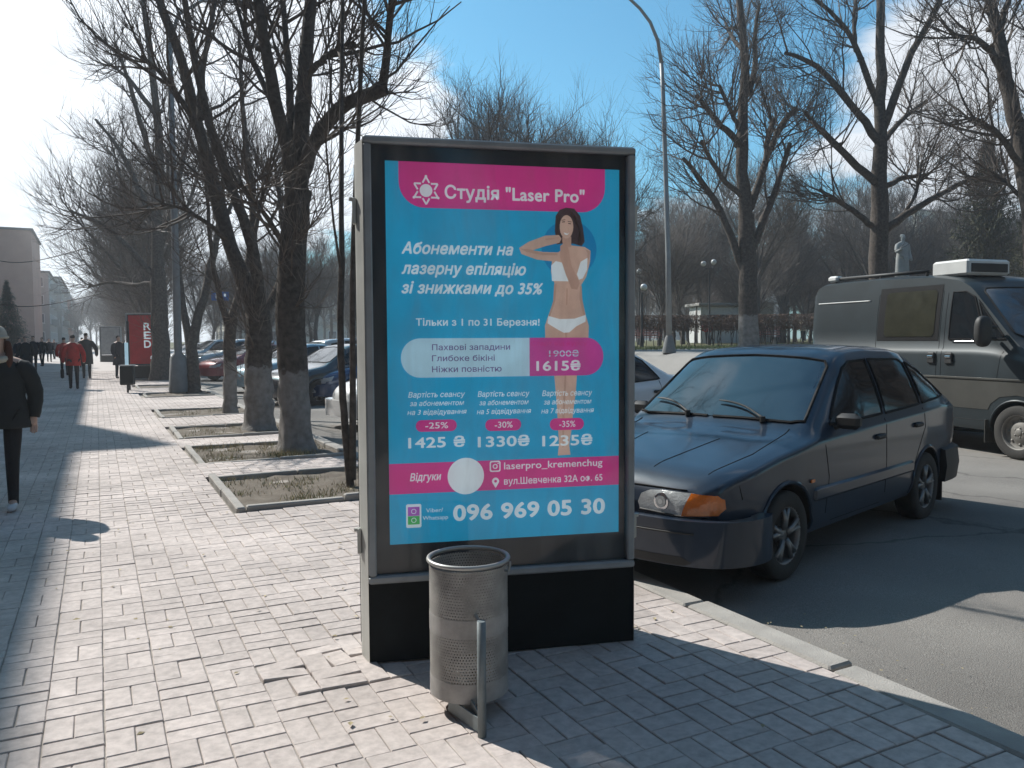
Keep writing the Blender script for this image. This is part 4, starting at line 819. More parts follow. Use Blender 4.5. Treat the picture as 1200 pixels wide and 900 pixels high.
m = MB(); m.box((2.098, 0, .41), (.012, .52, .112), bev=.004); m.build('number_plate', m_plate, hatch)
for (a, b, c) in (((.80, .40), (.68, -.02), .5), ((.80, -.22), (.66, -.60), .5)):     # parked wiper blades
    P = []
    for t in np.linspace(0, 1, 8):
        x = a[0]+(b[0]-a[0])*t - .03*math.sin(t*3.1); y = a[1]+(b[1]-a[1])*t; h = hbv.ray_cast(Vector((x, y, 4)), Vector((0, 0, -1)))[0]; P.append(h+Vector((.006, 0, .028)))
    m = MB(); m.tube(P, [.011]+[.008]*6+[.004], 6); m.tube([P[0]-Vector((0, 0, .03)), P[0]+Vector((0, 0, .01))], .022, 8); m.build('wiper', m_blk, hatch)
fb_ = [c for c in hatch.children if c.name.startswith('front_bumper')][0]; fbv = bvh_of(fb_)
for s in (1, -1):
    decal(fbv, [(s*.30, .225), (s*.30, .275), (s*.60, .275), (s*.66, .245), (s*.62, .225)], '+x', .004, .03).build('bumper_slot', m_blk, hatch, smooth=True)
q_ = line_on(fbv, [(-.72, .415), (.72, .415)], '+x', .006, .003); q_.build('bumper_strip', m_blk, hatch, smooth=True)
for s in (1, -1):                                                                  # mud flap and side repeater
    m = MB(); m.box((-1.60, s*.72, .22), (.015, .2, .22), bev=.004); m.build('mud_flap', m_blk, hatch)
    m = MB(); m.box((.92, s*.832, .60), (.05, .012, .025), bev=.004); m.build('side_repeater', m_amb, hatch)
fw = G(914, 683, ROAD_Z); rw = G(1088, 607, ROAD_Z); hd = math.atan2(fw.y-rw.y, fw.x-rw.x)
mid = (fw+rw)/2; left = Vector((-math.sin(hd), math.cos(hd), 0))
hatch.location = (mid.x-left.x*.81, mid.y-left.y*.81, ROAD_Z+.004); hatch.rotation_euler = (0, 0, hd)
# ---- other cars
def clone(S, **k): T = dict(S); T.update(k); return T
SEDAN = dict(xn=2.12, xt=-2.22, W=1.72, wr=.58, gh=.42, axles=(1.28, -1.30), ar=.335, R=.305,
    zb=[(-2.22, .40), (-1.9, .28), (-1.6, .23), (1.6, .20), (1.9, .22), (2.12, .30)],
    zs=[(-2.22, .82), (-2.1, .93), (-1.5, .97), (0, .92), (.8, .885), (1.3, .84), (1.85, .72), (2.05, .62), (2.12, .52)],
    zt=[(-2.22, .85), (-2.15, .99), (-2.0, 1.035), (-1.58, 1.07), (-1.0, 1.36), (-.6, 1.43), (-.1, 1.45), (.2, 1.40), (.95, .97), (1.05, .935), (1.5, .86), (1.85, .77), (2.05, .66), (2.12, .56)],
    w=[(-2.22, .58), (-2.12, .74), (-1.8, .82), (-1.2, .855), (1.1, .855), (1.65, .82), (1.95, .74), (2.07, .62), (2.12, .50)],
    side_glass=[[(.66, .965), (-.30, .975), (-.30, 1.36), (.02, 1.34), (.22, 1.26)], [(-.37, .975), (-1.25, 1.01), (-1.05, 1.25), (-.85, 1.34), (-.37, 1.365)]],
    screen=[(.90, 0), (.88, .56), (.83, .64), (.30, .53), (.26, 0), (.30, -.53), (.83, -.64), (.88, -.56)], rear=[(-1.08, .46), (-1.08, -.46), (-1.52, -.56), (-1.52, .56)],
    seams=[[(.84, .88), (.74, .60), (.78, .30)], [(-.335, .95), (-.335, .30)], [(-1.22, .99), (-1.2, .80), (-1.0, .62), (-.92, .45)]], handles=[(-.2, .82), (-1.1, .85)], mirror=(.60, .97), mould=[],
    toplines=[[(.95, .64), (1.5, .66), (2.0, .56)]],
    lamps=[([(.42, .53), (.44, .60), (.68, .66), (.74, .62), (.70, .52)], '+x', 'headlight', m_lens), ([(.42, .66), (.42, .84), (.74, .86), (.74, .70)], '-x', 'tail_light', m_red)],
    sidelamps=[([(-2.12, .74), (-2.1, .90), (-1.93, .92), (-1.98, .78)], 'tail_light', m_red), ([(2.04, .55), (2.0, .64), (1.78, .70), (1.86, .58)], 'headlight', m_lens)],
    bumper_f=([(1.66, .862), (1.85, .84), (2.0, .76), (2.12, .58), (2.17, .3), (2.18, 0)], [(-.10, .22), (-.01, .20), (.015, .28), (.02, .40), (.0, .48), (-.10, .50)], None),
    bumper_r=([(-2.27, 0), (-2.26, .4), (-2.2, .64), (-2.08, .80), (-1.85, .86), (-1.66, .865)][::-1], [(-.10, .26), (.012, .26), (.02, .45), (.0, .58), (-.10, .60)][::-1], None), skirt=2,
    boxes=[((2.175, 0, .36), (.03, .9, .14), 'grille', m_blk, 0), ((2.195, 0, .42), (.012, .52, .112), 'number_plate', m_plate, 0), ((-2.24, 0, .72), (.04, .52, .112), 'number_plate', m_plate, 0)])
SUV = clone(SEDAN, zt=[(-2.22, .95), (-2.18, 1.2), (-2.0, 1.52), (-1.6, 1.60), (-.6, 1.64), (-.1, 1.63), (.15, 1.58), (.90, 1.09), (1.0, 1.04), (1.6, .96), (1.9, .87), (2.05, .74), (2.12, .62)],
    zs=[(-2.22, .92), (-2.1, 1.03), (-1.5, 1.06), (0, 1.03), (.8, 1.0), (1.3, .95), (1.85, .84), (2.05, .70), (2.12, .58)], gh=.5, ar=.37, R=.345,
    side_glass=[[(.62, 1.08), (-.30, 1.09), (-.30, 1.53), (.0, 1.51), (.18, 1.45)], [(-.37, 1.09), (-1.15, 1.10), (-1.1, 1.52), (-.37, 1.54)], [(-1.22, 1.11), (-1.85, 1.14), (-1.75, 1.42), (-1.22, 1.50)]],
    screen=[(.86, 0), (.84, .56), (.78, .64), (.25, .53), (.21, 0), (.25, -.53), (.78, -.64), (.84, -.56)], rear=[(-2.02, .5), (-2.02, -.5), (-2.15, -.55), (-2.15, .55)], spokes=5,
    lamps=[([(.44, .60), (.46, .72), (.68, .76), (.74, .72), (.70, .60)], '+x', 'headlight', m_lens), ([(.5, .8), (.5, 1.0), (.74, 1.0), (.74, .82)], '-x', 'tail_light', m_red)], sidelamps=[([(2.04, .64), (2.0, .74), (1.80, .80), (1.88, .66)], 'headlight', m_lens)],
    handles=[(-.2, .92), (-1.05, .94)], mirror=(.55, 1.10))
def paint(n, c, r=.3, met=.2): return M(n, c, r, metal=met, var=.08, scale=1.5, coat=1, dust=.0)
gc = 'cars parked nose to the kerb'
def park(root, px, py, D=None, ang=0, nose=2.15):
    p = G(px, py, ROAD_Z); h = hd+R(ang); root.location = (p.x-nose*math.cos(h), p.y-nose*math.sin(h), ROAD_Z+.004); root.rotation_euler = (0, 0, h)
sp_ = clone(SEDAN)
white, _ = car('parked_car', 'white saloon seen behind the dark blue hatchback, tail lamp showing', 'car', paint('white_paint', (.74, .76, .78), .3, 0), sp_, gc)
p = W2(2.58, 11.6); h = hd; white.location = (p.x+.15, p.y, ROAD_Z+.004); white.rotation_euler = (0, 0, h)
for s in [0]:
    vv = Vector((math.cos(h), math.sin(h), 0)); lf = Vector((-math.sin(h), math.cos(h), 0)); white.location = Vector((p.x, p.y, ROAD_Z+.004)) + vv*2.15 - lf*.7
silver, _ = car('parked_car', 'white saloon with only its headlight showing beside the thin twin stemmed tree', 'car', paint('offwhite_paint', (.66, .66, .64), .35, 0), SEDAN, gc)
park(silver, 404, 503, ang=-4)
blue, _ = car('parked_car', 'blue saloon right of the big whitewashed linden', 'car', paint('deep_blue_paint', (.018, .055, .14), .22, .3), SEDAN, gc); park(blue, 356, 474, ang=2)
dark, _ = car('parked_car', 'dark saloon with glaring bonnet between the two big whitewashed lindens', 'car', paint('black_paint', (.03, .035, .04), .2, .2), SEDAN, gc); park(dark, 314, 476, ang=3)
teal = dup(blue, label='pale blue saloon nosing out left of the thick whitewashed linden'); 
def repaint(root, mt, old):
    for c in root.children:
        if c.type == 'MESH' and c.data.materials and c.data.materials[0] and c.data.materials[0] == old:
            if c.name.split('.')[0] == 'body': c.data = c.data.copy()
            else: c.data = c.data.copy()
            c.data.materials[0] = mt
repaint(teal, paint('pale_blue_paint', (.24, .36, .42), .25, .3), MATS['deep_blue_paint']); park(teal, 277, 461, ang=3)
redc = dup(blue, label='dark red saloon parked between the slender linden and the V shaped linden'); repaint(redc, paint('red_paint', (.22, .015, .025), .28, .1), MATS['deep_blue_paint']); park(redc, 238, 447, ang=4)
suv, _ = car('parked_car', 'silver grey off-roader beside the dark red saloon', 'car', paint('silver_paint', (.48, .50, .50), .25, .4), SUV, gc); park(suv, 221, 441, ang=4)
for (px, py, sx, lb) in ((206, 434, suv, 'silver car behind the street lamp pole, beyond the off-roader'), (196, 430, white, 'white saloon behind the dense linden farther up the kerb'), (189, 426, teal, 'pale car farthest up the kerb behind the RED box')):
    o = dup(sx, label=lb, group=gc); park(o, px, py, ang=3)
# cars in the middle of the square's parking, roofs showing over the near row
for (x, y, sx, lb) in ((9.7, 27.5, white, 'white car in the far parking row behind the slender linden'), (9.9, 33.5, suv, 'silver off-roader in the far parking row behind the lindens'), (9.8, 40, dark, 'dark car in the far parking row'), (9.7, 46, teal, 'pale blue car in the far parking row')):
    o = dup(sx, (x, y, ROAD_Z+.004), hd+math.pi, lb, 'cars parked along the far side of the road')
# ---- panel van, nose towards the viewer
p_van = M('grey_blue_van_paint', (.018, .028, .034), .42, metal=.0, var=.25, scale=1.6, coat=.25, spec=.3, dust=-.3); p_vanlow = M('tan_grey_cladding', (.045, .044, .038), .6, var=.2, scale=3); m_curt = M('window_curtain', (.028, .028, .017), .3, var=.25, scale=7, coat=.2, spec=.3)
VAN = dict(xn=2.28, xt=-2.45, W=2.0, wr=.84, gh=.95, axles=(1.55, -1.32), ar=.385, R=.345, sm=2, spokes=0, rim=m_steel,
    zb=[(-2.45, .42), (-2.2, .32), (1.9, .30), (2.28, .36)],
    zs=[(-2.45, 1.34), (-2.35, 1.40), (.9, 1.40), (1.2, 1.38), (1.7, 1.25), (2.1, 1.05), (2.28, .80)],
    zt=[(-2.45, 2.28), (-2.40, 2.42), (-2.2, 2.47), (-1, 2.48), (.1, 2.44), (.50, 2.37), (.70, 2.27), (1.42, 1.50), (1.55, 1.40), (1.9, 1.24), (2.15, 1.06), (2.28, .84)],
    w=[(-2.45, .93), (-2.38, .985), (-2.2, 1.0), (1.5, 1.0), (1.9, .96), (2.15, .86), (2.28, .66)],
    side_glass=[[(1.02, 1.52), (.44, 1.52), (.44, 2.17), (.64, 2.17), (.78, 2.09)], [(1.30, 1.52), (1.07, 1.52), (.84, 2.05), (.90, 1.97)]],
    screen=[(1.40, 0), (1.38, .70), (1.33, .80), (.80, .72), (.76, .66), (.76, -.66), (.80, -.72), (1.33, -.80), (1.38, -.70)],
    seams=[[(.36, 2.16), (.36, .45)], [(.36, .45), (1.12, .45)], [(1.30, 1.36), (1.24, .95)], [(-.92, 2.2), (-.92, .45)], [(.28, 2.2), (.28, .45)], [(-.92, 2.2), (.28, 2.2)]],
    mould=[[(1.9, 1.00), (-2.3, 1.00)]], mouldmat=p_vanlow,
    lamps=[([(.42, .72), (.44, .90), (.78, .98), (.80, .76)], '+x', 'headlight', m_lens), ([(.80, .8), (.80, 1.1), (.92, 1.1), (.92, .8)], '-x', 'tail_light', m_red)], sidelamps=[([(-2.40, .78), (-2.40, 1.12), (-2.30, 1.12), (-2.30, .78)], 'tail_light', m_red)],
    bumper_f=([(1.98, .99), (2.15, .94), (2.32, .8), (2.40, .5), (2.42, 0)], [(-.12, .30), (.0, .28), (.02, .45), (.01, .60), (-.12, .64)], m_blk),
    bumper_r=([(-2.52, 0), (-2.51, .7), (-2.46, .93), (-2.3, 1.0), (-2.1, 1.005)][::-1], [(-.10, .36), (.01, .36), (.02, .55), (-.10, .6)][::-1], m_blk),
    boxes=[((2.42, 0, .72), (.04, .9, .12), 'grille', m_blk, 0), ((2.44, 0, .45), (.014, .52, .112), 'number_plate', m_plate, 0)])
van, vbv = car('panel_van', 'grey blue high roof van with white roof unit parked behind the hatchback', 'van', p_van, VAN)
for s in (1, -1):
    a = '+y' if s > 0 else '-y'
    poly = [(.14, 1.56), (-.72, 1.56), (-.76, 1.61), (-.76, 2.18), (-.72, 2.22), (.14, 2.22), (.18, 2.18), (.18, 1.61)]
    decal(vbv, [(.26, 1.50), (-.90, 1.50), (-.90, 2.29), (.26, 2.29)], a, .004, .08).build('window_surround', m_rubber, van, smooth=True)
    o = decal(vbv, poly, a, .010, .08).build('window', m_curt, van, smooth=True)
    decal(vbv, [(-.9, .60), (1.13, .60), (1.17, .68), (1.30, .775), (1.55, .81), (1.80, .775), (1.93, .72), (2.12, .72), (2.12, .985), (-2.38, .985), (-2.38, .64), (-1.75, .64), (-1.68, .73), (-1.32, .81), (-.96, .73)], a, .005, .08).build('lower_panel', p_vanlow, van, smooth=True)
    line_on(vbv, [(-2.3, 2.12), (-1.05, 2.12)], a, .009, .004).build('trim_strip', m_plate, van, smooth=True)
    line_on(vbv, [(1.02, 1.49), (.45, 1.49)], a, .011, .006).build('trim_strip', m_chr, van, smooth=True)
    for hx in (.20, .50):
        m = MB(); m.box((hx, s*1.005, 1.26), (.13, .035, .16), bev=.02); hb = m.build('door_handle', m_blk, van); m = MB(); m.box((hx, s*1.026, 1.28), (.10, .02, .03), bev=.008); m.build('handle_bar', m_chr, hb)
    m = MB(); m.lathe([(math.sin(t), -math.cos(t)) for t in np.linspace(.02, 3.12, 12)], 18); m.v = [np.sign(q)*np.abs(q)**.7*np.array([.075, .115, .20]) for q in m.v]; k = m.build('mirror', m_blk, van, smooth=True); k.location = (1.20, s*1.19, 1.62); m = MB(); m.tube([(-.0, -s*.22, -.1), (0, -s*.06, -.06)], .025, 6); m.tube([(-.0, -s*.22, .05), (0, -s*.06, .06)], .025, 6); m.build('mirror_arm', m_blk, k); m = MB(); m.box((-.078, 0, 0), (.02, .14, .26), bev=.01); m.build('mirror_cap', m_cg, k)
    m = MB(); m.box((1.13, s*.93, .32), (.015, .22, .30), bev=.004); m.build('mud_flap', p_vanlow, van)
    m = MB(); m.tube([(-2.15, s*.70, 2.53), (-.15, s*.70, 2.51)], .028, 8); [m.tube([(x, s*.70, 2.42), (x, s*.70, 2.53)], .02, 6) for x in (-2.1, -1.1, -.2)]; m.build('roof_rail', m_blk, van, smooth=True)
m = MB(); m.box((-2.12, -.70, 2.53), (.22, .16, .10), bev=.03); m.build('rail_end', m_white, van)
m = MB(); m.box((.20, -.32, 2.52), (.62, .78, .22), bev=.03); ac = m.build('roof_unit', m_white, van, smooth=False)
m = MB(); m.box((.512, -.32, 2.51), (.02, .66, .12), bev=.005); m.build('vent', m_blk, ac)
vfw = G(1191, 539, ROAD_Z); vh = math.atan2(-.986, -.150); vl = Vector((-math.sin(vh), math.cos(vh), 0)); vf = Vector((math.cos(vh), math.sin(vh), 0))
vp = vfw - vf*1.55 + vl*.98; van.location = (vp.x, vp.y, ROAD_Z+.004); van.rotation_euler = (0, 0, vh)
# ------------------------------------------------------------------ poster box
m_sil = M('silver_painted_metal', (.44, .44, .41), .5, metal=.25, var=.12, scale=4, bump=.1); m_fr = M('grey_frame_metal', (.27, .29, .30), .5, metal=.15, var=.2, scale=5)
m_base = M('black_base_panel', (.010, .013, .014), .75, var=.35, scale=5, bump=.15, spec=.2); m_mask = M('black_glass_border', (.016, .024, .038), .35, var=.2)
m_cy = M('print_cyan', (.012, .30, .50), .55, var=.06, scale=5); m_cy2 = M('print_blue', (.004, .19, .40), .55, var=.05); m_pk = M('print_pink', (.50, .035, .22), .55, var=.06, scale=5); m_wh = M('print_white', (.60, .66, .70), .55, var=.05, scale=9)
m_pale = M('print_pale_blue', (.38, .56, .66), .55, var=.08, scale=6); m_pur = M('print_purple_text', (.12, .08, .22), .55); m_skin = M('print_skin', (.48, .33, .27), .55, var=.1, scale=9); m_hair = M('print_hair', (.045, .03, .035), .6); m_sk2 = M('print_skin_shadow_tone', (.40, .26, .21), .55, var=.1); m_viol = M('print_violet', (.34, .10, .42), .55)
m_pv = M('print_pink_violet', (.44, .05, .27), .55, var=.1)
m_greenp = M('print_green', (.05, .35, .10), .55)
bl = G(425, 779); br = G(750, 750.5); fd = (br-bl); Wb = fd.length; fa = math.atan2(fd.y, fd.x)
H_b = 2.388; ux = Vector((math.cos(fa), math.sin(fa), 0)); nrm = Vector((ux.y, -ux.x, 0))        # nrm faces the viewer
D_b = .24
box = empty('poster_box', (bl+br)/2, fa, 'tall freestanding poster box with a blue and pink beauty studio poster', 'advertisement')
BW = (bl+br)/2
def loc2(px, py, off=0.0):                  # picture point -> (u, v) on the face
    d = ray(px, py); o = EYE; pl = BW+nrm*off; t = (pl-o).dot(nrm)/d.dot(nrm); q = o+d*t-BW; return q.dot(ux), q.z
hw = Wb/2; hb = .37; ch = .05
# end posts with a bevelled front edge, running full height
for s in (-1, 1):
    poly = [(s*(hw-.032), 0), (s*(hw-.004), .10), (s*hw, .13), (s*(hw-.005), .20), (s*(hw-.03), D_b)]
    poly = poly if s > 0 else poly[::-1]
    m = MB(); m.prism([(x, y) for x, y in poly], 0, H_b-.02); o = m.build('side_post', m_sil, box)
    m = MB(); m.prism([(s*(hw-.006+a), b) for a, b in ((0, .155), (.008, .155), (.008, .16), (0, .16))][::s], .05, H_b-.1); m.build('door_seam', m_blk, o)
    for z in (hb+.18, H_b-.32): m = MB(); m.box((s*(hw+.004), .10, z), (.018, .03, .12), bev=.004); m.tube([(s*(hw+.016), .10, z+.045), (s*(hw+.016), .10, z+.06)], .012, 8); m.build('hinge', m_sil, o)
m = MB(); m.box((0, D_b/2, hb/2+.0), (Wb-.060, D_b-.02, hb)); m.build('base_panel', m_base, box)
m = MB(); m.box((0, D_b/2, (hb+H_b)/2-.012), (Wb-.060, D_b-.07, H_b-hb-.026)); m.build('housing', m_mask, box)
# door frame on the front
fw_ = .038
for (c, d) in (((0, .012, H_b-.018), (Wb-.066, .05, .032)), ((0, .012, hb+.018), (Wb-.066, .05, .036)), ((-(hw-.052), .012, (hb+H_b)/2), (.036, .05, H_b-hb-.07)), ((hw-.052, .012, (hb+H_b)/2), (.036, .05, H_b-hb-.07))):
    m = MB(); m.box(c, d, bev=.008); m.build('door_frame', m_fr, box)
m = MB(); m.box((0, D_b/2+.02, H_b-.008), (Wb-.068, D_b-.05, .018), bev=.006); m.build('top_cap', m_fr, box)
# emission added to the print colours stands in for sunlight coming through the sheet
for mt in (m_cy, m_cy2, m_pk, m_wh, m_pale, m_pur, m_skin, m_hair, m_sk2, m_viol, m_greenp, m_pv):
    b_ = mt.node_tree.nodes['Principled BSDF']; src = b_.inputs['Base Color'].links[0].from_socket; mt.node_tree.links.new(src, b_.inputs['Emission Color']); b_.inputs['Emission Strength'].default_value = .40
# poster sheet and its print
tl, tr_, bl_, br_ = loc2(452, 185), loc2(726, 199), loc2(457, 643), loc2(729, 622)
PL, PRr, PT, PB = (tl[0]+bl_[0])/2, (tr_[0]+br_[0])/2, (tl[1]+tr_[1])/2, (bl_[1]+br_[1])/2
Y0 = .028
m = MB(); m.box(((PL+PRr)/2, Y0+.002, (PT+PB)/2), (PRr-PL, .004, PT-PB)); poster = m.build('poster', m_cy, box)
def flat(polys, layer, nm, mat):             # polys in face coordinates
    m = MB(); y = Y0-.0006*layer
    for P in polys:
        r = geometry.delaunay_2d_cdt([Vector(p) for p in P], [], [list(range(len(P)))], 1, 1e-6); m.add([(v[0], y, v[1]) for v in r[0]], [list(f) for f in r[2]])
    me = m; o = me.build(nm, mat, poster)
    for pl in o.data.polygons:
        if pl.normal.y > 0: pl.flip()
    return o
def F(pts): return [loc2(*p) for p in pts]
def clipx(p): return (min(max(p[0], PL), PRr), min(max(p[1], PB), PT))
def rrect(x0_, z0_, x1_, z1_, r, n=8, corners='abcd'):
    out = []
    for (cx_, cz_, a0, k) in ((x1_-r, z1_-r, 0, 'a'), (x0_+r, z1_-r, 90, 'b'), (x0_+r, z0_+r, 180, 'c'), (x1_-r, z0_+r, 270, 'd')):
        if k in corners: out += [(cx_+r*math.cos(R(a0+90*i/n)), cz_+r*math.sin(R(a0+90*i/n))) for i in range(n+1)]
        else: out.append({'a': (x1_, z1_), 'b': (x0_, z1_), 'c': (x0_, z0_), 'd': (x1_, z0_)}[k])
    return out
def circ(c, r, n=28): return [(c[0]+r*math.cos(k*2*math.pi/n), c[1]+r*math.sin(k*2*math.pi/n)) for k in range(n)]
GL = {}
def rawglyph(t):
    if t not in GL:
        cu = bpy.data.curves.new('t', 'FONT'); cu.body = t; cu.size = 1; cu.resolution_u = 4
        o = bpy.data.objects.new('t', cu); COL.objects.link(o); bpy.context.view_layer.update(); me = bpy.data.meshes.new_from_object(o.evaluated_get(bpy.context.evaluated_depsgraph_get())); bpy.data.objects.remove(o)
        GL[t] = (np.array([q.co[:2] for q in me.vertices]).reshape(-1, 2), [list(p.vertices) for p in me.polygons]); bpy.data.meshes.remove(me)
    return GL[t]
def maxx(t): return rawglyph(t)[0][:, 0].max()
SWAP = {'н': 'Н', 'ь': 'Ь', 'ф': 'Ф'}
def textgeo(s, shear=0.0, weight=0.0):
    """lay the line out letter by letter; returns 2-D vertices and faces"""
    x = 0; V = []; F = []
    for c in s:
        k = SWAP.get(c, c); adv = maxx(k+'l')-maxx('l'); kx, ky = (.80, .75) if c in SWAP else (1, 1)
        if c != ' ':
            v, f = rawglyph(k); n0 = len(V); V += [(x+a*kx, b*ky) for a, b in v]; F += [[q+n0 for q in g] for g in f]
        x += adv*kx+weight*.5
    V = np.array(V); V[:, 0] += shear*V[:, 1]
    lay = np.zeros(len(V))
    if weight > 0:
        co = V.copy(); nb = len(V); VV = []; FF = []; LL = []
        for k_, (a, b) in enumerate(((0, 0), (1, 0), (-1, 0), (.7, .7), (-.7, .7), (.7, -.7), (-.7, -.7), (0, 1), (0, -1))):
            VV.append(co+np.array([a, b])*weight*.7); FF += [[q+nb*k_ for q in g] for g in F]; LL.append(np.full(nb, k_))
        V = np.concatenate(VV); F = FF; lay = np.concatenate(LL)
    return V, F, lay
def text(s, px0, px1, py, cap, layer=3, mat=None, shear=0.0, weight=.0, nm='lettering'):
    """one printed line: left and right ends and baseline in the picture, cap height in picture units"""
    V, F, lay = textgeo(s, shear, weight); a = loc2(px0, py); b = loc2(px1, py); top = loc2(px0, py-cap)
    sz = (top[1]-a[1])/.73; x0_ = V[:, 0].min(); sx = (b[0]-a[0])/(V[:, 0].max()-x0_)
    me = bpy.data.meshes.new(nm); me.from_pydata([(a[0]+(p[0]-x0_)*sx, Y0-.0006*layer-.00002*l_, a[1]+p[1]*sz) for p, l_ in zip(V, lay)], [], F); me.materials.append(mat or m_wh); o = bpy.data.objects.new(nm, me); COL.objects.link(o); o.parent = poster
    return o
# pink header
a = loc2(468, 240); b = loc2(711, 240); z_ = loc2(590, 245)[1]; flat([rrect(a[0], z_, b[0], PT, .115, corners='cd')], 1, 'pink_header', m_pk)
sun_c = loc2(500, 222); flat([circ(sun_c, .029)], 2, 'studio_emblem', m_wh)
pet = []
for k in range(6):
    t = R(90+60*k); w = .020; L0, L1_ = .038, .062
    for sgn in (-1, 1):
        p0 = (sun_c[0]+L0*math.cos(t+sgn*.42), sun_c[1]+L0*math.sin(t+sgn*.42)); p1 = (sun_c[0]+L1_*math.cos(t), sun_c[1]+L1_*math.sin(t)); d = (p1[0]-p0[0], p1[1]-p0[1]); l = math.hypot(*d); nx2, ny2 = -d[1]/l*.004, d[0]/l*.004
        pet.append([(p0[0]-nx2, p0[1]-ny2), (p1[0]-nx2, p1[1]-ny2), (p1[0]+nx2, p1[1]+ny2), (p0[0]+nx2, p0[1]+ny2)])
    if k % 2 == 0: pet.append(circ((sun_c[0]+.064*math.cos(t), sun_c[1]+.064*math.sin(t)), .006, 10))
for q in range(len(pet)): flat([pet[q]], 2+.1*q/len(pet)+.1, 'emblem_ray', m_wh)
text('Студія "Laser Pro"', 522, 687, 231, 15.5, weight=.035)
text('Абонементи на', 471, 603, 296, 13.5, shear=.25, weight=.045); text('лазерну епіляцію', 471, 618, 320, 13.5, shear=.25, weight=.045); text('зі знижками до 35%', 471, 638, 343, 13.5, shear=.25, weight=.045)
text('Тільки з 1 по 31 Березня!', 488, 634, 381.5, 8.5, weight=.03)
# figure print
def C7(pts): return F([(560+x/4.09, 230+y/4.09) for x, y in pts])
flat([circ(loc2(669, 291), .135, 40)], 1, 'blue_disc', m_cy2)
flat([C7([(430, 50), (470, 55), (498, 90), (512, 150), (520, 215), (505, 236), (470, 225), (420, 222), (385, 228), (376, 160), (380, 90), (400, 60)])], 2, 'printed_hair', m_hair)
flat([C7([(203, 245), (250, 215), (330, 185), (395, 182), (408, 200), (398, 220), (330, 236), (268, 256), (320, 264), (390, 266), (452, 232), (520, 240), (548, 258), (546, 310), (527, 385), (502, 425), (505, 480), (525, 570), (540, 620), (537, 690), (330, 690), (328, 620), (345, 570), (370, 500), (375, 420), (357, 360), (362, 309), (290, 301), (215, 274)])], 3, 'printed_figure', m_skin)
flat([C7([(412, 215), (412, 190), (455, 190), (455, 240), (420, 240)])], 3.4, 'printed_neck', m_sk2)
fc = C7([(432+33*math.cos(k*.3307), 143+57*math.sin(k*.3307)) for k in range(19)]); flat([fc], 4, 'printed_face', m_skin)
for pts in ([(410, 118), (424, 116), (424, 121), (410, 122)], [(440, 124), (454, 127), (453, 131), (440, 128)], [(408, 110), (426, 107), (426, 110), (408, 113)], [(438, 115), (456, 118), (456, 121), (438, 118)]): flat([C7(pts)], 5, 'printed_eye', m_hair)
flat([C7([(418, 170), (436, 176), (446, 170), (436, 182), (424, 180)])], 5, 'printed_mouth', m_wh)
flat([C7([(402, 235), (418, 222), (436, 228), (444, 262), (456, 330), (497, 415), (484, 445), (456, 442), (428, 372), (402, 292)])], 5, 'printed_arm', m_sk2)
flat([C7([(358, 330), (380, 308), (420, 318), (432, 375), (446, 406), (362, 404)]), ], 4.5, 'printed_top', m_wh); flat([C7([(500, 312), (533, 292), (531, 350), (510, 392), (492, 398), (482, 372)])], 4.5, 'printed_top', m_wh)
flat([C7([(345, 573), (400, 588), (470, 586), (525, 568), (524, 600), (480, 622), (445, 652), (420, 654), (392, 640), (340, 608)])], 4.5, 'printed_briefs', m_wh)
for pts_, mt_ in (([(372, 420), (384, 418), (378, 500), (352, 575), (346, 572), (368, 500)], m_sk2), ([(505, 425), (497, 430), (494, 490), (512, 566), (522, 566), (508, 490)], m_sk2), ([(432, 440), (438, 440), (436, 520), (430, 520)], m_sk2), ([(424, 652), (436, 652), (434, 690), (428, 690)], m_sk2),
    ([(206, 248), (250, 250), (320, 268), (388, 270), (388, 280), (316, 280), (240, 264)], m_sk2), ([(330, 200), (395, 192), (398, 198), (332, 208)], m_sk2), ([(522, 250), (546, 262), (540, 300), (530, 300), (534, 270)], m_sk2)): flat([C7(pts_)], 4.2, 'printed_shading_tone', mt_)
m_hl = M('print_hair_sheen', (.12, .07, .06), .6)
for pts_ in ([(455, 70), (480, 100), (490, 150), (484, 150), (470, 105), (450, 78)], [(495, 140), (502, 200), (496, 226), (490, 200)], [(392, 90), (386, 150), (392, 210), (398, 206), (392, 150), (400, 96)]): flat([C7(pts_)], 2.4, 'printed_hair', m_hl)
def C5(pts): return F([(450+x/4.138, 380+y/4.138) for x, y in pts])
flat([C5([(832, 240), (944, 240), (938, 330), (925, 430), (916, 520), (906, 590), (912, 636), (850, 640), (856, 590), (850, 470), (842, 350)])], 1.5, 'printed_legs', m_skin)
flat([C5([(884, 245), (892, 245), (884, 440), (878, 600), (873, 600), (872, 440)])], 1.7, 'printed_shading_tone', m_sk2)
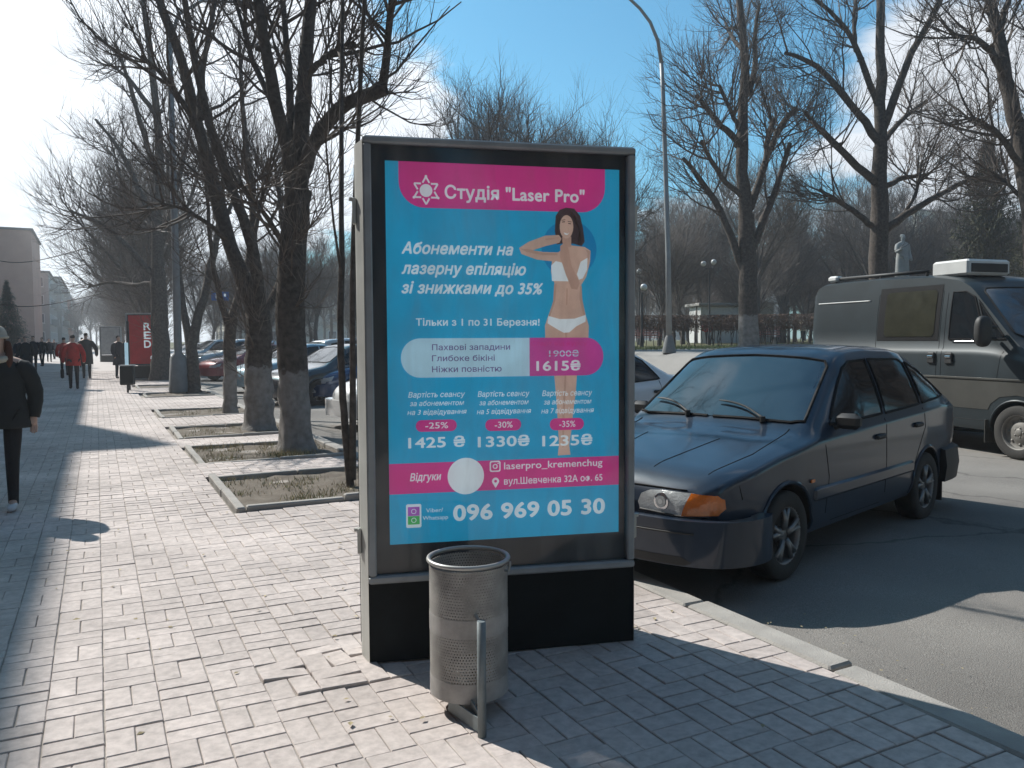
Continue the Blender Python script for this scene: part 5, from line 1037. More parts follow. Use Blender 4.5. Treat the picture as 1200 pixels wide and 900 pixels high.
# price pill
a, b = loc2(470, 397), loc2(709, 397); pt, pb_ = loc2(590, 396)[1], loc2(590, 441.5)[1]; r = (pt-pb_)/2*.98; xm = loc2(622, 420)[0]
flat([rrect(a[0], pb_, xm, pt, r, corners='bc')], 5.5, 'pale_pill', m_pale); flat([[(xm-.006, pb_), (xm+.012, (pt+pb_)/2), (xm-.006, pt)]+rrect(xm, pb_, b[0], pt, r, corners='ad')[:0]+[]] if False else [rrect(xm, pb_, b[0], pt, r, corners='ad')], 5.6, 'pink_pill', m_pv)
text('Пахвові западини', 507, 599, 410.5, 7, 7, m_pur, weight=.012); text('Глибоке бікіні', 507, 581, 423.5, 7, 7, m_pur, weight=.012); text('Ніжки повністю', 507, 589, 436.5, 7, 7, m_pur, weight=.012)
text('Старт від курсу', 624, 690, 405, 5, 7, m_pk, weight=.0); text('1900₴', 645, 680, 418, 7.5, 7, m_pale, weight=.005); a = loc2(643, 415.5); b = loc2(682, 414); flat([[(a[0], a[1]-.002), (b[0], b[1]-.002), (b[0], b[1]+.002), (a[0], a[1]+.002)]], 7.5, 'strike_line', m_pk)
text('1615₴', 630, 682, 434.5, 11.5, 7, m_wh, weight=.035)
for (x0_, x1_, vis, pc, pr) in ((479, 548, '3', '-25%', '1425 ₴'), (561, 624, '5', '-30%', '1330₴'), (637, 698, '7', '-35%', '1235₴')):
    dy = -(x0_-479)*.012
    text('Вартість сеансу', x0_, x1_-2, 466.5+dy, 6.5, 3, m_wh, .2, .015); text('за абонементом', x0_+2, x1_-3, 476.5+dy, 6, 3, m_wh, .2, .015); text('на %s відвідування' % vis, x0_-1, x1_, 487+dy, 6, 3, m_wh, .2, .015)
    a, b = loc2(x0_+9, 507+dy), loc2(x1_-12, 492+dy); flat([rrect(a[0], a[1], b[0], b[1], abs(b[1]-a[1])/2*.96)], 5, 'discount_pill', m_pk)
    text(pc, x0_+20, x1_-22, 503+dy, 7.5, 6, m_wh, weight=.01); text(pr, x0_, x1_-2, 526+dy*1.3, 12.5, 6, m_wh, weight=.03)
# pink stripe with contacts
zt_ = (loc2(457, 546)[1]+loc2(728, 534)[1])/2; zb_ = (loc2(457, 583)[1]+loc2(728, 567)[1])/2
flat([[(PL, zb_), (PRr, zb_), (PRr, zt_), (PL, zt_)]], 1, 'pink_stripe', m_pk)
flat([circ(loc2(547, 559), .086, 36)], 2, 'white_disc', m_wh)
text('Відгуки', 481, 518, 565, 9, 3, m_wh, .2, .03)
ic = loc2(581.5, 547.5)
def ring(o_, i_): return o_
for (A, B, lay, mt) in ((rrect(ic[0]-.026, ic[1]-.026, ic[0]+.026, ic[1]+.026, .010), None, 3, m_wh), (rrect(ic[0]-.020, ic[1]-.020, ic[0]+.020, ic[1]+.020, .007), None, 4, m_pk), (circ(ic, .012, 18), None, 5, m_wh), (circ(ic, .007, 14), None, 6, m_pk), (circ((ic[0]+.014, ic[1]+.014), .003, 8), None, 6, m_wh)): flat([A], lay, 'camera_icon', mt)
pc_ = loc2(582, 565); flat([[(pc_[0], pc_[1]-.032)]+[(pc_[0]+.017*math.cos(t), pc_[1]+.017*math.sin(t)) for t in np.linspace(-.5, math.pi+.5, 16)]], 3, 'map_pin', m_wh); flat([circ(pc_, .007, 10)], 4, 'map_pin', m_pk)
text('laserpro_kremenchug', 592, 708, 551, 8.5, 3, m_wh, 0, .015); text('вул.Шевченка 32А оф. 65', 592, 708, 569, 8, 3, m_wh, 0, .015)
# phone line
a = loc2(485.5, 606); flat([rrect(a[0]-.035, a[1]-.055, a[0]+.035, a[1]+.055, .008)], 3, 'phone_icon', m_wh); flat([[(a[0]-.027, a[1]), (a[0]+.027, a[1]), (a[0]+.027, a[1]+.042), (a[0]-.027, a[1]+.042)]], 4, 'phone_icon', m_viol); flat([[(a[0]-.027, a[1]-.040), (a[0]+.027, a[1]-.040), (a[0]+.027, a[1]-.001), (a[0]-.027, a[1]-.001)]], 4, 'phone_icon', m_greenp)
for dz_ in (.021, -.020): flat([circ((a[0], a[1]+dz_), .012, 16)], 5, 'call_bubble', m_wh); flat([circ((a[0], a[1]+dz_), .009, 16)], 6, 'call_bubble', m_viol if dz_ > 0 else m_greenp)
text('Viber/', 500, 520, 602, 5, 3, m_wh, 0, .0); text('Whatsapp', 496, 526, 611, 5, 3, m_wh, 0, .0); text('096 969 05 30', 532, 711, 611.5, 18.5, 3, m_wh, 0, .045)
gm = glass_pane_mat(); m = MB(); gx, gz0, gz1 = hw-.071, hb+.037, H_b-.035; m.add([(-gx, Y0-.012, gz0), (gx, Y0-.012, gz0), (gx, Y0-.012, gz1), (-gx, Y0-.012, gz1)], [[0, 1, 2, 3]]); m.build('glass_pane', gm, box)
# back face: second glazed door, plain
m = MB(); m.box((0, D_b-.02, (hb+H_b)/2), (Wb-.2, .02, H_b-hb-.15)); m.build('rear_pane', m_cg, box)
# ------------------------------------------------------------------ litter bin
m_galv = M('galvanised_sheet', (.34, .33, .315), .55, metal=.25, var=.3, scale=9, bump=.1, bscale=40); m_post = M('grey_post_paint', (.17, .20, .21), .5, metal=.2, var=.2, scale=12)
def perf_mat():
    m = M('perforated_sheet', (.33, .32, .30), .55, metal=.25, var=.35, scale=9); nt = m.node_tree; L = nt.links.new; N = nt.nodes.new; b = nt.nodes['Principled BSDF']
    t = N('ShaderNodeTexCoord'); sp = N('ShaderNodeSeparateXYZ'); L(t.outputs['Object'], sp.inputs[0]); at = N('ShaderNodeMath'); at.operation = 'ARCTAN2'; L(sp.outputs[1], at.inputs[0]); L(sp.outputs[0], at.inputs[1])
    def mm(op, a, b_):
        n = N('ShaderNodeMath'); n.operation = op
        for i, q in enumerate((a, b_)):
            if isinstance(q, (int, float)): n.inputs[i].default_value = q
            else: L(q, n.inputs[i])
        return n.outputs[0]
    zz_ = mm('MULTIPLY', sp.outputs[2], 1/.0115); row = mm('FLOOR', zz_, 0); sh = mm('MULTIPLY', mm('MODULO', row, 2), .5); uu = mm('ADD', mm('MULTIPLY', at.outputs[0], 84/6.2832), sh)
    fu = mm('SUBTRACT', mm('FRACT', uu, 0), .5); fv = mm('SUBTRACT', mm('FRACT', zz_, 0), .5); d2 = mm('ADD', mm('MULTIPLY', fu, fu), mm('MULTIPLY', fv, fv)); hole = mm('LESS_THAN', d2, .060)
    L(mm('SUBTRACT', 1.0, hole), b.inputs['Alpha']); return m
m_perf = perf_mat(); bc = G(547, 836); bcz = W2(*(lambda v: (0, 0))(0))
d_ = ray(547, 700); bdist = 3.24; bc = Vector((0, 0, 0)); q = W2((547-600)/950*bdist, bdist); z0_ = 1.48-(816-396)*bdist/950+.0; z1_ = 1.48-(657-396)*bdist/950; rb = 93/2/950*bdist
bc = Vector((q.x, q.y, z0_+.02)); Hn = z1_-z0_-.01
bin_ = empty('litter_bin', (bc.x, bc.y, 0), 0, 'round perforated steel litter bin in front of the poster box', 'litter bin')
tiltm = Matrix.Identity(4)
def band(a, b_, mt, nm, ro=0.0, th=.003):
    m = MB(); m.lathe([(rb+ro, a), (rb+ro, b_), (rb+ro-th, b_), (rb+ro-th, a), (rb+ro, a)], 72, (0, 0, bc.z)); o = m.build(nm, mt, bin_, smooth=False)
    for p in o.data.polygons: p.use_smooth = True
    o.data.set_sharp_from_angle(angle=R(40)); return o
band(Hn*.60, Hn*.965, m_perf, 'perforated_wall'); band(Hn*.13, Hn*.475, m_perf, 'perforated_wall'); band(Hn*.47, Hn*.61, m_galv, 'plain_band', .001); band(-.005, Hn*.135, m_galv, 'plain_band', .001)
m = MB(); m.lathe([(0, 0), (rb-.004, 0), (rb-.004, .006), (0, .006)], 48, (0, 0, bc.z+.012)); m.build('bin_floor', m_galv, bin_)
m = MB(); m.tube([(rb*1.015*math.cos(t), rb*1.015*math.sin(t), bc.z+Hn) for t in np.linspace(0, 2*math.pi, 48, endpoint=False)], .0095, 8, closed=True); m.build('rim', M('rim_steel', (.40, .40, .38), .4, metal=.5, var=.15), bin_, smooth=True)
pz = G(565, 861); pv = Vector((pz.x-bc.x, pz.y-bc.y, 0)); pdn = pv.normalized(); ztop = 1.48-(731-396)*(pv+Vector((bc.x, bc.y, 0))).dot(Vector((math.sin(YAW), math.cos(YAW), 0)))/950
rp = rb+.035
pf = Vector((pv.x, pv.y, 0)); pbk = -pdn*rp
for k, pp in enumerate((pf, pbk)):
    m = MB(); m.tube([(pp.x, pp.y, -.02), (pp.x, pp.y, ztop)], .0165, 12); o = m.build('post', m_post, bin_, smooth=False)
    for p_ in o.data.polygons: p_.use_smooth = abs(p_.normal.z) < .5
    a = pp.normalized()*(rb-.01); m = MB(); m.tube([(a.x, a.y, ztop-.02), (pp.x*1.02, pp.y*1.02, ztop-.02)], .008, 8); m.build('pivot_bolt', M('rim_steel', (.4,)*3), bin_)
# flat bars on the ground tying the posts
for (ex, ey, h_, top) in ((526, 833, .055, .0), (541, 829, .05, .03)):
    e = G(ex, ey); e = Vector((e.x-bc.x, e.y-bc.y, 0)); P = [pf.lerp(e, t)+Vector((0, 0, .028+top*math.sin(t*3.1))) for t in np.linspace(0, 1, 8)]; m = MB(); v = []
    dr = (e-pf).normalized(); sd = Vector((-dr.y, dr.x, 0))*.003
    for p_ in P: v += [tuple(p_-sd-Vector((0, 0, h_/2))), tuple(p_+sd-Vector((0, 0, h_/2))), tuple(p_+sd+Vector((0, 0, h_/2))), tuple(p_-sd+Vector((0, 0, h_/2)))]
    m.add(v, [[i*4+j, i*4+(j+1) % 4, (i+1)*4+(j+1) % 4, (i+1)*4+j] for i in range(len(P)-1) for j in range(4)]+[[3, 2, 1, 0], [len(v)-4, len(v)-3, len(v)-2, len(v)-1]]); m.build('foot_bar', m_post, bin_)
m = MB(); hk = W2(.5, -.2).normalized()*rb; a = np.array([hk.x, hk.y, bc.z+Hn*.93]); m.tube([a, a*[1.1, 1.1, 1], a*[1.14, 1.14, 1.03], a*[1.15, 1.15, 1.07]], .005, 6); m.build('latch_hook', m_post, bin_)
# rubbish inside
m = MB()
for k in range(22):
    a = random.uniform(0, 6.28); r_ = rb*.7*math.sqrt(random.random()); m.box((r_*math.cos(a), r_*math.sin(a), bc.z+.03+random.uniform(0, .07)), (random.uniform(.03, .09), random.uniform(.03, .07), random.uniform(.01, .04)), rz=random.uniform(0, 3), bev=.004, mi=random.randrange(3))
m.build('rubbish', [m_white, m_dry, m_blk], bin_)['kind'] = 'stuff'
# ------------------------------------------------------------------ street furniture
m_lc = M('lamp_concrete', (.19, .195, .195), .8, var=.15, scale=4, bump=.2); m_ls = M('lamp_galvanised', (.27, .28, .28), .55, metal=.2, var=.15, scale=3); m_globe = M('globe_lamp', (.72, .72, .70), .3, var=.05)
p = G(210, 459); lp = empty('street_lamp', (p.x, p.y, 0), 0, 'grey street lamp pole with wide conical foot left of the lindens', 'street lamp')
m = MB(); m.lathe([(.29, 0), (.285, .06), (.23, 1.0), (.12, 1.12), (.10, 1.3)], 20); m.build('base', m_lc, lp, smooth=True); m = MB(); m.lathe([(.115, 1.25), (.10, 4), (.075, 10.2), (0, 10.25)], 16); m.build('pole', m_lc, lp, smooth=True)
m = MB(); m.tube([(0, 0, 10.0), (.25, 0, 10.9), (.9, 0, 11.4), (1.9, 0, 11.55)], [.06, .05, .045, .04], 8); m.build('arm', m_lc, lp, smooth=True); m = MB(); m.box((2.2, 0, 11.52), (.75, .28, .16), bev=.05); m.build('lamp_head', m_blk, lp)
D = 23.0; b = P3(784, 415, D); zb = float(elev(b.x)); lp = empty('street_lamp', (b.x, b.y, zb), 0, 'tall slender street lamp with curved arm right of the poster box', 'street lamp')
m = MB(); m.lathe([(.20, 0), (.19, .1), (.12, .42), (.085, .5)], 14); m.build('base', m_lc, lp, smooth=True)
def rel(px, py, d=0): w = P3(px, py, D+d); return (w.x-b.x, w.y-b.y, w.z-zb)
m = MB(); m.tube([(0, 0, .4), rel(783, 300), rel(780, 200), rel(777, 110), rel(775, 72)], [.085, .075, .066, .06, .055], 10); m.build('pole', m_ls, lp, smooth=True)
m = MB(); m.tube([rel(775, 74), rel(771, 48, -.2), rel(762, 26, -.4), rel(750, 10, -.6), rel(736, -3, -.8), rel(716, -12, -1.0)], [.055, .05, .045, .042, .04, .038], 8); m.build('arm', m_ls, lp, smooth=True)
e = rel(706, -14, -1.1); m = MB(); m.box(e, (.65, .28, .16), rz=-.45, bev=.06); m.build('lamp_head', m_blk, lp)
def globe_lamp(px, D, tops, label):
    b = P3(px, 400, D); zb = float(elev(b.x)); k = empty('park_lamp', (b.x, b.y, zb), 0, label, 'park lamp', 'white globe lamps in the park'); hs = []
    for (qx, qy) in tops:
        w = P3(qx, qy, D); hs.append((w.x-b.x, w.y-b.y, w.z-zb))
    zt = min(h[2] for h in hs)-.25; m = MB(); m.lathe([(.10, 0), (.09, .5), (.05, .6), (.045, zt)], 10); m.build('pole', m_blk, k, smooth=True)
    for h in hs:
        m = MB(); m.tube([(0, 0, zt-.1), (h[0]*.6, h[1]*.6, zt-.05), (h[0], h[1], h[2]-.16)], .025, 6); m.build('arm', m_blk, k, smooth=True)
        m = MB(); m.lathe([(.16*math.sin(t), -.16*math.cos(t)) for t in np.linspace(0.02, math.pi-.02, 12)], 16, h); m.build('globe', m_globe, k, smooth=True)
globe_lamp(831, 48, [(824.5, 309), (836.5, 307)], 'double globe lamp between the curved street lamp and the big bare tree')
globe_lamp(752, 38, [(754.5, 336.5)], 'low white globe lamp right at the edge of the poster box'); globe_lamp(749, 50, [(749, 318)], 'higher small globe lamp at the edge of the poster box')
globe_lamp(849, 64, [(848.5, 332)], 'distant globe lamp just right of the double one'); globe_lamp(924, 60, [(924, 356.5)], 'small globe lamp left of the van roof above the hedge')
# RED poster box, bin and notice boards further along
m_redp = M('print_red', (.60, .028, .035), .5, var=.15, scale=2)
def adbox(px0, px1, ybot, ytop, mat, label, ang):
    a = G((px0+px1)/2, ybot); w = 1.5; k = empty('poster_box', (a.x, a.y, 0), ang, label, 'advertisement'); h = 2.62
    m = MB(); m.box((0, 0, .25), (w-.1, .2, .5)); m.build('base_panel', m_base, k)
    for s in (-1, 1): m = MB(); m.box((s*(w/2-.03), 0, h/2), (.06, .24, h), bev=.01); m.build('side_post', m_fr, k)
    m = MB(); m.box((0, 0, h-.03), (w-.12, .22, .06), bev=.008); m.build('top_cap', m_fr, k); m = MB(); m.box((0, 0, (h+.5)/2-.01), (w-.13, .16, h-.58)); m.build('housing', m_mask, k)
    m = MB(); m.box((0, -.085, (h+.5)/2), (w-.2, .006, h-.68)); p_ = m.build('poster', mat, k); return k, p_
rk, rp_ = adbox(151, 193, 443.5, 363, m_redp, 'freestanding box with a red poster lettered RED', R(-30))
def text3(s, parent, x, z, sx, sz, y, mat=None, w=.03):
    V, F, lay = textgeo(s, 0, w); v = V-V.min(0); v /= v.max(0)
    me = bpy.data.meshes.new('lettering'); me.from_pydata([(x+(p[0]-.5)*sx, y-.00005*l_, z+p[1]*sz) for p, l_ in zip(v, lay)], [], F); me.materials.append(mat or m_wh); o = bpy.data.objects.new('lettering', me); COL.objects.link(o); o.parent = parent
for ch_, z_ in (('R', 1.93), ('E', 1.58), ('D', 1.23)): text3(ch_, rp_, .12, z_, .29, .30, -.0895)
text3('red bar', rp_, .0, .72, .6, .07, -.0895, m_pale, 0) if False else None
m = MB(); m.tube([(.30, -.091, .92), (.25, -.091, .88), (.24, -.091, .82), (.28, -.091, .76), (.33, -.091, .75)], [.004, .02, .025, .018, .004], 6); m.build('crescent_mark', m_wh, rp_)
rp2, _ = adbox(124, 137, 424, 378, m_fr, 'second poster box farther along behind the standing figure', R(-20)); 
p = G(150, 460); lb = empty('litter_bin', (p.x, p.y, 0), R(-15), 'dark box bin on a single leg in front of the RED poster box', 'litter bin')
m = MB(); m.tube([(0, 0, 0), (0, 0, .3)], .03, 8); m.build('leg', m_blk, lb); m = MB(); m.box((0, 0, .5), (.36, .28, .55), bev=.02); m.build('bin_body', m_base, lb); m = MB(); m.box((0, 0, .79), (.40, .32, .03), bev=.008); m.build('lid', m_fr, lb)
p = G(152, 457); st = empty('sign_post', (p.x, p.y, 0), 0, 'thin dark post with narrow pale board beside the RED poster box', 'sign post'); m = MB(); m.tube([(0, 0, 0), (0, 0, 2.1)], .035, 8); m.build('post', m_blk, st); m = MB(); m.box((-.06, -.04, 1.0), (.10, .03, .9), bev=.006); m.build('board', m_pale, st)
# blue road sign between the trunks
m_blue = M('sign_blue', (.02, .12, .40), .4, var=.08); D = 46; b = P3(258, 347, D); k = empty('road_sign', (b.x, b.y, 0), R(-15), 'small blue rectangular road sign between the lindens', 'road sign')
m = MB(); m.tube([(0, .03, 0), (0, .03, b.z+.4)], .035, 8); m.build('post', m_ls, k); m = MB(); m.box((0, 0, b.z), (.95, .03, .5), bev=.01); pl_ = m.build('panel', m_blue, k); m = MB(); m.box((-.18, -.02, b.z), (.10, .012, .30)); m.box((.05, -.02, b.z), (.10, .012, .30)); m.box((.26, -.02, b.z+.06), (.10, .012, .16)); m.build('symbol', m_wh, pl_)
# benches in the square, statue
m_bw = M('bench_slat_paint', (.42, .17, .15), .6, var=.15, bump=.1)
def bench(px, py, D, label, ang):
    b = P3(px, py, D); k = empty('bench', (b.x, b.y, float(elev(b.x))), ang, label, 'bench')
    for i in range(4): m = MB(); m.box((0, -.18+.12*i, .45), (1.7, .09, .035), bev=.006); m.build('seat_slat', m_bw, k)
    for i in range(4): m = MB(); m.box((0, .27+.03*i, .58+.13*i), (1.7, .03, .10), bev=.006); m.build('back_slat', m_bw, k)
    for s in (-1, 1): m = MB(); m.box((s*.7, 0, .21), (.07, .45, .42), bev=.01); m.build('leg', m_lc, k)
bench(757, 398, 44, 'reddish slatted bench at the edge of the square by the poster box', R(150)); bench(894, 390, 44, 'bench behind the hedge seen under its foliage', R(160))
# overhead cables
m_cab = M('cable', (.01, .01, .012), .7)
for (A, B, lb) in (((-20, 300, 60), (100, 291, 30), 'upper overhead cable running from the left block to the street trees'), ((-20, 352, 60), (118, 344, 34), 'lower overhead cable at the far left')):
    a = P3(*A); b = P3(*B); P = [a.lerp(b, t)+Vector((0, 0, -.5*math.sin(t*math.pi))) for t in np.linspace(0, 1, 14)]; m = MB(); m.tube(P, .022, 5); tag(m.build('cable', m_cab), lb, 'cable')
# ------------------------------------------------------------------ people
m_face = M('skin', (.52, .34, .26), .55, var=.08); 
def skin(name, J, E, mat, parent, sub=2, root=0):
    me = bpy.data.meshes.new(name); me.from_pydata([j[:3] for j in J], E, []); o = bpy.data.objects.new(name, me); COL.objects.link(o)
    o.modifiers.new('s', 'SKIN'); sv = me.skin_vertices[0].data
    for i, j in enumerate(J):
        r = j[3]; sv[i].radius = r if isinstance(r, tuple) else (r, r); sv[i].use_root = i == root
    s = o.modifiers.new('d', 'SUBSURF'); s.levels = sub; s.render_levels = sub
    realize(o); o.data.materials.clear(); o.data.materials.append(mat); o.parent = parent
    for p in o.data.polygons: p.use_smooth = True
    o.data.name = name; return o
def cloth(n, c, r=.85): return M(n, c, r, var=.25, scale=9, bump=.5, bscale=30, spec=.25)
def person(label, loc, face, h=1.75, coat=None, coat_len=.74, legs=None, shoe=None, hair=None, hat=None, stride=.22, armL=(.06, -.10), armR=(.06, .12), group=None, detail=False, scarf=None, hood=None, bag=None, name='person', body=None, w=1.0, hairlong=False):
    """faces local +y; armL/armR: (sideways, forward) reach of the hand"""
    k = empty(name, loc, face, label, 'person' if name == 'person' else 'statue', group); s = h/1.75
    sk = body or m_face
    st = stride; HL = (-.095, -.02, .90, .085); HR = (.095, .02, .90, .085)
    KL = (-.10, st*.55+.03, .50, .056); KR = (.10, -st*.25+.03, .49, .056); AL = (-.10, st, .085, .040); AR = (.10, -st*1.0, .10, .040); TL = (-.11, st+.15, .03, .034); TR_ = (.11, -st+.14, .03, .034)
    SL = (-.185, 0, 1.42, .062); SR = (.185, 0, 1.42, .062)
    def arm(S_, sx, a):
        el = (S_[0]+sx*(.055+a[0]*.8), S_[1]-.05+a[1]*.35, 1.14, .044); wr = (S_[0]+sx*(.03+a[0]), S_[1]+.02+a[1], .93 if len(a) < 3 else a[2], .030); hn = (wr[0]*1.0, wr[1]+.02, wr[2]-.10, .034); return el, wr, hn
    EL, WL, NL = arm(SL, -1, armL); ER, WR, NR = arm(SR, 1, armR)
    sc = lambda L_: [(a*s*w, b*s, c*s, (r*s if not isinstance(r, tuple) else tuple(q*s for q in r))) for a, b, c, r in L_]
    J = [(0, 0, .95, (.15, .11)), (0, 0, 1.12, (.13, .10)), (0, .0, 1.32, (.155, .11)), (0, -.01, 1.47, (.075, .07)), (0, .0, 1.53, .052), (0, .01, 1.60, (.068, .078)), (0, .01, 1.67, (.075, .09)), (0, .0, 1.73, (.045, .055)), SL, EL, WL, NL, SR, ER, WR, NR, HL, KL, AL, TL, HR, KR, AR, TR_]
    E = [(0, 1), (1, 2), (2, 3), (3, 4), (4, 5), (5, 6), (6, 7), (3, 8), (8, 9), (9, 10), (10, 11), (3, 12), (12, 13), (13, 14), (14, 15), (0, 16), (16, 17), (17, 18), (18, 19), (0, 20), (20, 21), (21, 22), (22, 23)]
    if detail:
        for (hn, si, sx) in ((NL, 11, -1), (NR, 15, 1)):
            for f_, (dx, dy, L_) in enumerate(((-.022, .0, .060), (-.008, .006, .070), (.008, .006, .066), (.021, .0, .052))):
                a = len(J); J.append((hn[0]+dx, hn[1]+dy, hn[2]-.045, .011)); J.append((hn[0]+dx, hn[1]+dy+.012, hn[2]-.045-L_*.6, .0095)); J.append((hn[0]+dx, hn[1]+dy+.03, hn[2]-.045-L_, .008)); E += [(si, a), (a, a+1), (a+1, a+2)]
            a = len(J); J.append((hn[0]-sx*.03, hn[1]+.02, hn[2]-.01, .012)); J.append((hn[0]-sx*.034, hn[1]+.045, hn[2]-.05, .010)); E += [(si, a), (a, a+1)]
    skin('body', sc(J), E, sk, k, 2 if detail or name == 'statue' else 1)
    if legs: skin('trousers', sc([(0, 0, .97, (.165, .125))]+[(a, b, c, r*1.22) for a, b, c, r in (HL, KL, AL)]+[(AL[0], AL[1], .035, .05)]+[(a, b, c, r*1.22) for a, b, c, r in (HR, KR, AR)]+[(AR[0], AR[1], .035, .05)]), [(0, 1), (1, 2), (2, 3), (3, 4), (0, 5), (5, 6), (6, 7), (7, 8)], legs, k, 2 if detail else 1)
    if coat:
        z0 = coat_len; cm = MB(); nz_ = 26; nr = 24; V_ = []
        for a in range(nz_):
            z = z0+(1.50-z0)*a/(nz_-1); rx = np.interp(z, [.5, .75, .95, 1.12, 1.30, 1.40, 1.46, 1.50], [.245, .235, .222, .195, .208, .200, .150, .085]); ry = np.interp(z, [.5, .75, .95, 1.12, 1.30, 1.42, 1.50], [.19, .175, .17, .15, .15, .12, .08])
            if detail: q_ = 1+.035*abs(math.sin((z-z0)*math.pi/.10)); rx *= q_; ry *= q_
            for b_ in range(nr): t_ = b_*2*math.pi/nr; fold = 1+.03*math.sin(3*t_+z*5+h)*(1.4-z); V_.append((rx*fold*math.cos(t_)*s*w, (ry*fold*math.sin(t_)-.005)*s, z*s))
        cm.add(V_, [[a*nr+b_, a*nr+(b_+1) % nr, (a+1)*nr+(b_+1) % nr, (a+1)*nr+b_] for a in range(nz_-1) for b_ in range(nr)]+[list(range(nr))[::-1]])
        for (S0, E0, W0) in ((SL, EL, WL), (SR, ER, WR)):
            P_ = []; 
            for t_ in np.linspace(0, 1, 15):
                A0 = np.array([S0[0]*.72, 0, 1.405]); B0 = np.array([S0[0]*1.12, -.01, 1.36]); C0 = np.array(E0[:3]); D0 = np.array(W0[:3])+np.array([0, .012, -.055]); pts_ = np.array([A0, B0, C0, D0]); u_ = t_*3; P_.append([np.interp(u_, range(4), pts_[:, q]) for q in range(3)])
            P_ = np.array(P_); P_[1:-1] = (P_[:-2]+2*P_[1:-1]+P_[2:])/4; P_[1:-1] = (P_[:-2]+2*P_[1:-1]+P_[2:])/4; P_[:, 0] *= w
            rr_ = np.interp(np.linspace(0, 1, 15), [0, .25, .6, .9, 1], [.075, .092, .075, .062, .052])*s
            if detail: rr_ = rr_*(1+.07*np.abs(np.sin(np.arange(15)*1.57)))
            cm.tube(P_*s, list(rr_), 14)
        cm.build('coat', coat, k, smooth=True)
    for (A_, T_) in ((AL, TL), (AR, TR_)):
        if shoe: skin('shoe', sc([(A_[0], A_[1]-.045, .045, (.040, .042)), (A_[0], A_[1]+.03, .055, (.045, .05)), (T_[0], T_[1]-.03, .042, (.047, .036)), (T_[0], T_[1]+.03, .032, (.036, .026))]), [(0, 1), (1, 2), (2, 3)], shoe, k, 2)
    if hair:
        L_ = [(0, -.01, 1.76, (.05, .06)), (0, -.02, 1.71, (.080, .090)), (0, -.035, 1.63, (.082, .078))]; Eh = [(0, 1), (1, 2)]
        if hairlong: L_ += [(0, -.06, 1.50, (.095, .05)), (.0, -.07, 1.38, (.09, .04))]; Eh += [(2, 3), (3, 4)]
        skin('hair', sc(L_), Eh, hair, k, 2)
    if hairlong:
        for sx in (-1, 1): skin('hair_lock', sc([(sx*.075, .0, 1.66, .03), (sx*.095, .03, 1.55, .035), (sx*.10, .07, 1.43, .035), (sx*.10, .09, 1.34, .02)]), [(0, 1), (1, 2), (2, 3)], hair, k, 2)
    if hat: m = MB(); m.lathe([(.094*s*math.cos(t)**.8 if math.cos(t) > 0 else 0, 1.680*s+.125*s*math.sin(t)) for t in np.linspace(-.05, 1.56, 9)], 18); m.tube([(.093*s*math.cos(t), .093*s*math.sin(t), 1.690*s) for t in np.linspace(0, 6.283, 20, endpoint=False)], .014*s, 8, closed=True); m.build('hat', hat, k, smooth=True)
    if hood or scarf: m = MB(); m.tube([(.105*s*math.cos(t), .01-.10*s*math.sin(t), (1.49+.025*math.sin(t))*s) for t in np.linspace(0, 6.283, 20, endpoint=False)], .034*s, 8, closed=True); m.build('collar', hood or scarf, k, smooth=True)
    if detail or name == 'statue':
        m = MB(); m.lathe([(.011, 0), (.009, .018), (.004, .036), (0, .04)], 8, (0, .098*s, 1.625*s)); m.build('nose', sk, k, smooth=True)
        for sx in (-1, 1):
            m = MB(); m.lathe([(.012*math.sin(t), -.009*math.cos(t)) for t in np.linspace(.02, 3.1, 7)], 10, (sx*.032*s, .088*s, 1.665*s)); e_ = m.build('eye', m_plate if name == 'person' else sk, k, smooth=True)
            m = MB(); m.lathe([(.006*math.sin(t), -.006*math.cos(t)) for t in np.linspace(.02, 3.1, 6)], 8, (sx*.032*s, .096*s, 1.665*s)); m.build('pupil', m_hair if name == 'person' else sk, e_, smooth=True)
            m = MB(); m.tube([(sx*.018*s, .097*s, 1.686*s), (sx*.034*s, .096*s, 1.69*s), (sx*.05*s, .086*s, 1.684*s)], .0035, 5); m.build('eyebrow', hair or sk, k, smooth=True)
        m = MB(); m.tube([(-.022*s, .09*s, 1.592*s), (0, .097*s, 1.589*s), (.022*s, .09*s, 1.592*s)], [.003, .0055, .003], 6); m.build('mouth', M('lips', (.40, .12, .11), .5) if name == 'person' else sk, k, smooth=True)
    if bag:
        b = WL if bag[0] < 0 else WR; m = MB(); m.box((b[0]*s*1.05, b[1]*s, (b[2]-.42)*s), (.10, .26, .30), bev=.03); bo = m.build('bag_body', bag[1], None); bo.name = 'shoulder_bag'
        m = MB(); m.tube([(b[0]*s*1.05, (b[1]-.08)*s, (b[2]-.28)*s), (b[0]*s*1.02, b[1]*s, (b[2]-.1)*s), (b[0]*s*1.05, (b[1]+.08)*s, (b[2]-.28)*s)], .008, 6); hh = m.build('strap', bag[1], bo)
        bo.location = loc; bo.rotation_euler = (0, 0, face); tag(bo, bag[2], 'bag')
    return k
